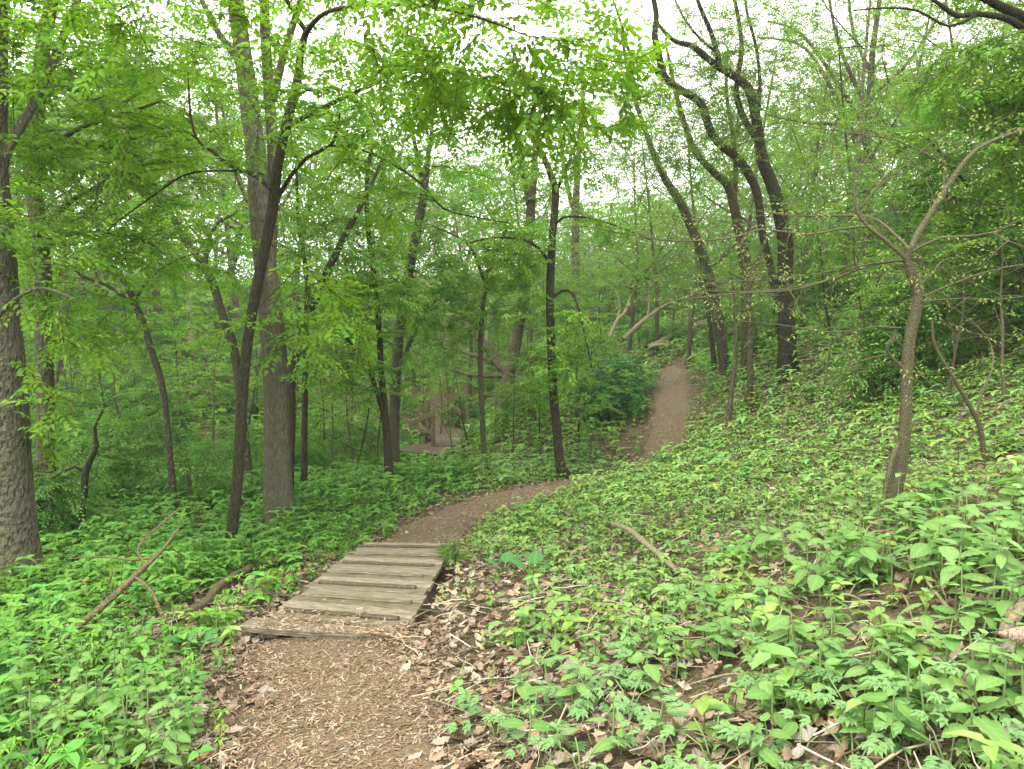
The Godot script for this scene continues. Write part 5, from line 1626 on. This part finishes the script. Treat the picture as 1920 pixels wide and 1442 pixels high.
func litter() -> void:
	rng.seed = 4141
	# a dead leaf, curled and lobed
	var variants: Array[ArrayMesh] = []
	for q in 3:
		var mb := MB.new()
		var n := 9
		var prev_l := Vector3.ZERO
		var prev_r := Vector3.ZERO
		var prev_m := Vector3.ZERO
		var curl := rng.randf_range(0.3, 0.9)
		for k in n:
			var f := float(k) / (n - 1)
			var w := 0.27 * sin(PI * clampf(f, 0.02, 0.98)) * (1.12 if k % 2 == 0 else 0.8)
			var y := curl * (f - 0.5) * (f - 0.5)
			var m := Vector3(f - 0.5, y, 0)
			var l := m + Vector3(0.04, w * rng.randf_range(0.2, 1.0), -w)
			var r := m + Vector3(0.04, w * rng.randf_range(0.0, 0.8), w)
			if k > 0:
				var g := rng.randf_range(0.8, 1.0)
				for t in [[prev_m, prev_l, l], [prev_m, l, m], [prev_m, m, r], [prev_m, r, prev_r]]:
					mb.tri(t[0], t[1], t[2], Vector3.UP, Color(g, g, g))
			prev_l = l; prev_r = r; prev_m = m
		variants.append(mb.mesh())
	var tones := [lin(0.28, 0.22, 0.15), lin(0.2, 0.148, 0.095), lin(0.36, 0.295, 0.215), lin(0.145, 0.103, 0.063), lin(0.24, 0.182, 0.122)]
	for q in 3:
		var T: Array[Transform3D] = []
		var C := PackedColorArray()
		var d := 1.3
		while d < 24.0:
			var step := 0.1 + d * 0.02
			var half := d * 0.8 + 1.2
			var dens := 95.0 if d < 4.5 else (75.0 if d < 7.0 else (20.0 if d < 14.0 else 8.0))
			for k in int(dens * half * 2.0 * step):
				var x := rng.randf_range(-half, half)
				var z := -d - rng.randf() * step
				var gap := path_gap(x, z)
				if gap < -0.2 and rng.randf() < 0.93:
					continue
				if gap < 0.0 and rng.randf() < 0.6:
					continue
				if x > -1.65 and x < -0.6 and z < -4.2 and z > -7.4 and rng.randf() < 0.985:
					continue
				if gap > 1.4 and rng.randf() < 0.6:
					continue
				var s := rng.randf_range(0.045, 0.095)
				var up := slope_up(x, z) + Vector3(rng.randfn(0, 0.35), 0, rng.randfn(0, 0.35))
				var b := Basis(Quaternion(Vector3.UP, up.normalized())) * Basis(Vector3.UP, rng.randf() * TAU)
				T.append(Transform3D(b.scaled_local(Vector3.ONE * s), on_ground(x, z, rng.randf_range(0.005, 0.03))))
				C.append(leaf_tint(tones[rng.randi() % 5], 0.15))
			d += step
		stuff("leaf_litter", ["crumpled tan oak leaves littering the ground", "curled brown dead leaves littering the ground", "flat broken dead leaves littering the ground"][q], "leaf litter", variants[q], M.dead_leaf, T, C)
	# dry twigs and stalks strewn everywhere
	var tw := MB.new()
	tube(tw, PackedVector3Array([Vector3(-0.5, 0, 0), Vector3(-0.15, 0.03, 0.04), Vector3(0.2, 0.02, -0.02), Vector3(0.5, 0.05, 0.03)]), PackedFloat32Array([0.014, 0.012, 0.01, 0.006]), 4)
	tube(tw, PackedVector3Array([Vector3(0.0, 0.025, 0.01), Vector3(0.22, 0.06, 0.14)]), PackedFloat32Array([0.008, 0.003]), 3)
	var WT: Array[Transform3D] = []
	var WC := PackedColorArray()
	for k in 3600:
		var d := 1.3 + 11.0 * pow(rng.randf(), 1.5)
		var x := rng.randf_range(-1, 1) * (d * 0.8 + 1.0)
		var gap := path_gap(x, -d)
		if gap < 0.0 and rng.randf() < 0.8:
			continue
		if x > -1.7 and x < -0.6 and d > 4.1 and d < 7.4:
			continue
		var up := slope_up(x, -d) + Vector3(rng.randfn(0, 0.2), 0, rng.randfn(0, 0.2))
		var b := Basis(Quaternion(Vector3.UP, up.normalized())) * Basis(Vector3.UP, rng.randf() * TAU)
		var s := rng.randf_range(0.08, 0.34)
		WT.append(Transform3D(b.scaled_local(Vector3(s, s, s)), on_ground(x, -d, rng.randf_range(0.012, 0.04))))
		WC.append(leaf_tint([lin(0.3, 0.25, 0.18), lin(0.16, 0.12, 0.08), lin(0.4, 0.35, 0.27), lin(0.09, 0.068, 0.045)][rng.randi() % 4], 0.15))
	stuff("dry_twigs", "dry twigs and stalks strewn over the ground", "twigs", tw.mesh(), M.chip, WT, WC)
	# wood chips on the path
	var chip := MB.new()
	var pts := [Vector3(-0.5, 0, -0.1), Vector3(-0.42, 0, 0.13), Vector3(0.38, 0.02, 0.11), Vector3(0.5, 0.01, -0.08)]
	for k in 4:
		chip.tri(pts[0] + Vector3.UP * 0.08, pts[1] + Vector3.UP * 0.1, pts[2] + Vector3.UP * 0.1, Vector3.UP)
		chip.tri(pts[0] + Vector3.UP * 0.08, pts[2] + Vector3.UP * 0.1, pts[3] + Vector3.UP * 0.07, Vector3.UP)
		break
	for k in 4:
		var a: Vector3 = pts[k]
		var b: Vector3 = pts[(k + 1) % 4]
		chip.tri(a, b, b + Vector3.UP * 0.08, a + b)
		chip.tri(a, b + Vector3.UP * 0.08, a + Vector3.UP * 0.08, a + b)
	var cm := chip.mesh()
	var CT: Array[Transform3D] = []
	var CC := PackedColorArray()
	var ctone := [lin(0.21, 0.158, 0.1), lin(0.15, 0.107, 0.066), lin(0.27, 0.212, 0.145), lin(0.1, 0.07, 0.043), lin(0.18, 0.132, 0.085)]
	var spread := FastNoiseLite.new()
	spread.seed = 3
	spread.frequency = 1.5
	for k in walk.size() - 1:
		var len_ := walk[k].distance_to(walk[k + 1])
		var mid := (walk[k] + walk[k + 1]) / 2
		var dd := -mid.y
		if k == 4:
			continue
		var dens := 3800.0 if dd < 4.5 else (1100.0 if dd < 11.0 else (900.0 if dd < 16.0 else 520.0))
		for q in int(dens * len_ * (walk_half[k] + 0.25) * 2.0):
			var f := rng.randf()
			var c := walk[k].lerp(walk[k + 1], f)
			var nrm := (walk[k + 1] - walk[k]).normalized().orthogonal()
			var off := rng.randf_range(-1, 1)
			var p := c + nrm * off * (lerpf(walk_half[k], walk_half[k + 1], f) + 0.22)
			if absf(off) > 0.72 and rng.randf() < 0.6:
				continue
			if p.y > -1.2:
				continue
			if spread.get_noise_2d(p.x, p.y) < -0.25 and rng.randf() < 0.6:
				continue
			var s := rng.randf_range(0.01, 0.034) * (1.0 + dd * 0.03)
			var up := slope_up(p.x, p.y) + Vector3(rng.randfn(0, 0.3), 0, rng.randfn(0, 0.3))
			var b := Basis(Quaternion(Vector3.UP, up.normalized())) * Basis(Vector3.UP, rng.randf() * TAU)
			CT.append(Transform3D(b.scaled_local(Vector3(s, s * 0.6, s * rng.randf_range(0.5, 1.4))), on_ground(p.x, p.y, 0.03)))
			CC.append(leaf_tint(ctone[rng.randi() % 5], 0.15))
	# chips and leaves spilled on the near end of the plank walk
	for q in 700:
		var x := rng.randf_range(-1.62, -0.66)
		var z := -4.1 - absf(rng.randfn(0, 0.16)) * (1.4 if x < -1.0 else 1.0)
		var s := rng.randf_range(0.015, 0.05)
		var b := Basis(Vector3.UP, rng.randf() * TAU).rotated(Vector3.RIGHT, rng.randfn(0, 0.2))
		CT.append(Transform3D(b.scaled_local(Vector3(s, s * 0.6, s)), Vector3(x, -0.17 + 0.125 * (z + 4.2) + 0.022 - (x + 1.16) * 0.05, z)))
		CC.append(leaf_tint(ctone[rng.randi() % 5], 0.15))
	stuff("wood_chips", "brown wood chips covering the footpath", "wood chips", cm, M.chip, CT, CC)


func _ready() -> void:
	var cam := Camera3D.new()
	cam.name = "camera"
	cam.position = EYE
	cam.rotation.x = -pitch
	cam.fov = rad_to_deg(2.0 * atan(721.0 / F))
	cam.near = 0.05
	cam.far = 400.0
	cam.current = true
	add_child(cam)
	var env := Environment.new()
	env.background_mode = Environment.BG_SKY
	var sky := Sky.new()
	var sm := ProceduralSkyMaterial.new()
	sm.sky_top_color = Color(1.0, 0.995, 0.985)
	sm.sky_horizon_color = Color(0.985, 0.985, 0.98)
	sm.ground_horizon_color = Color(0.4, 0.42, 0.36)
	sm.ground_bottom_color = Color(0.25, 0.25, 0.2)
	sm.sun_angle_max = 1.0
	sky.sky_material = sm
	env.sky = sky
	env.tonemap_mode = Environment.TONE_MAPPER_LINEAR
	env.tonemap_exposure = 5.0
	env.fog_enabled = true
	env.fog_density = 0.0008
	env.fog_light_color = Color(0.98, 0.985, 1.0)
	env.sdfgi_enabled = true
	env.ssao_enabled = true
	env.ssil_enabled = true
	var we := WorldEnvironment.new()
	we.name = "environment"
	we.environment = env
	add_child(we)
	var sun := DirectionalLight3D.new()
	sun.name = "sun"
	sun.light_color = Color(1.0, 0.98, 0.94)
	sun.light_energy = 0.4
	sun.light_angular_distance = 25.0
	sun.shadow_enabled = true
	sun.rotation_degrees = Vector3(-62, -40, 0)
	add_child(sun)

	make_grid()
	make_materials()
	make_sprays()
	print("ground ", Time.get_ticks_msec())
	ground()
	path()
	print("trees ", Time.get_ticks_msec())
	key_trees()
	print("wood ", Time.get_ticks_msec())
	woodland()
	print("planks ", Time.get_ticks_msec())
	plank_walk()
	footbridge()
	fallen_wood()
	print("herbs ", Time.get_ticks_msec())
	herbs()
	litter()
	print("end ", Time.get_ticks_msec(), " baked triangles ", tris)
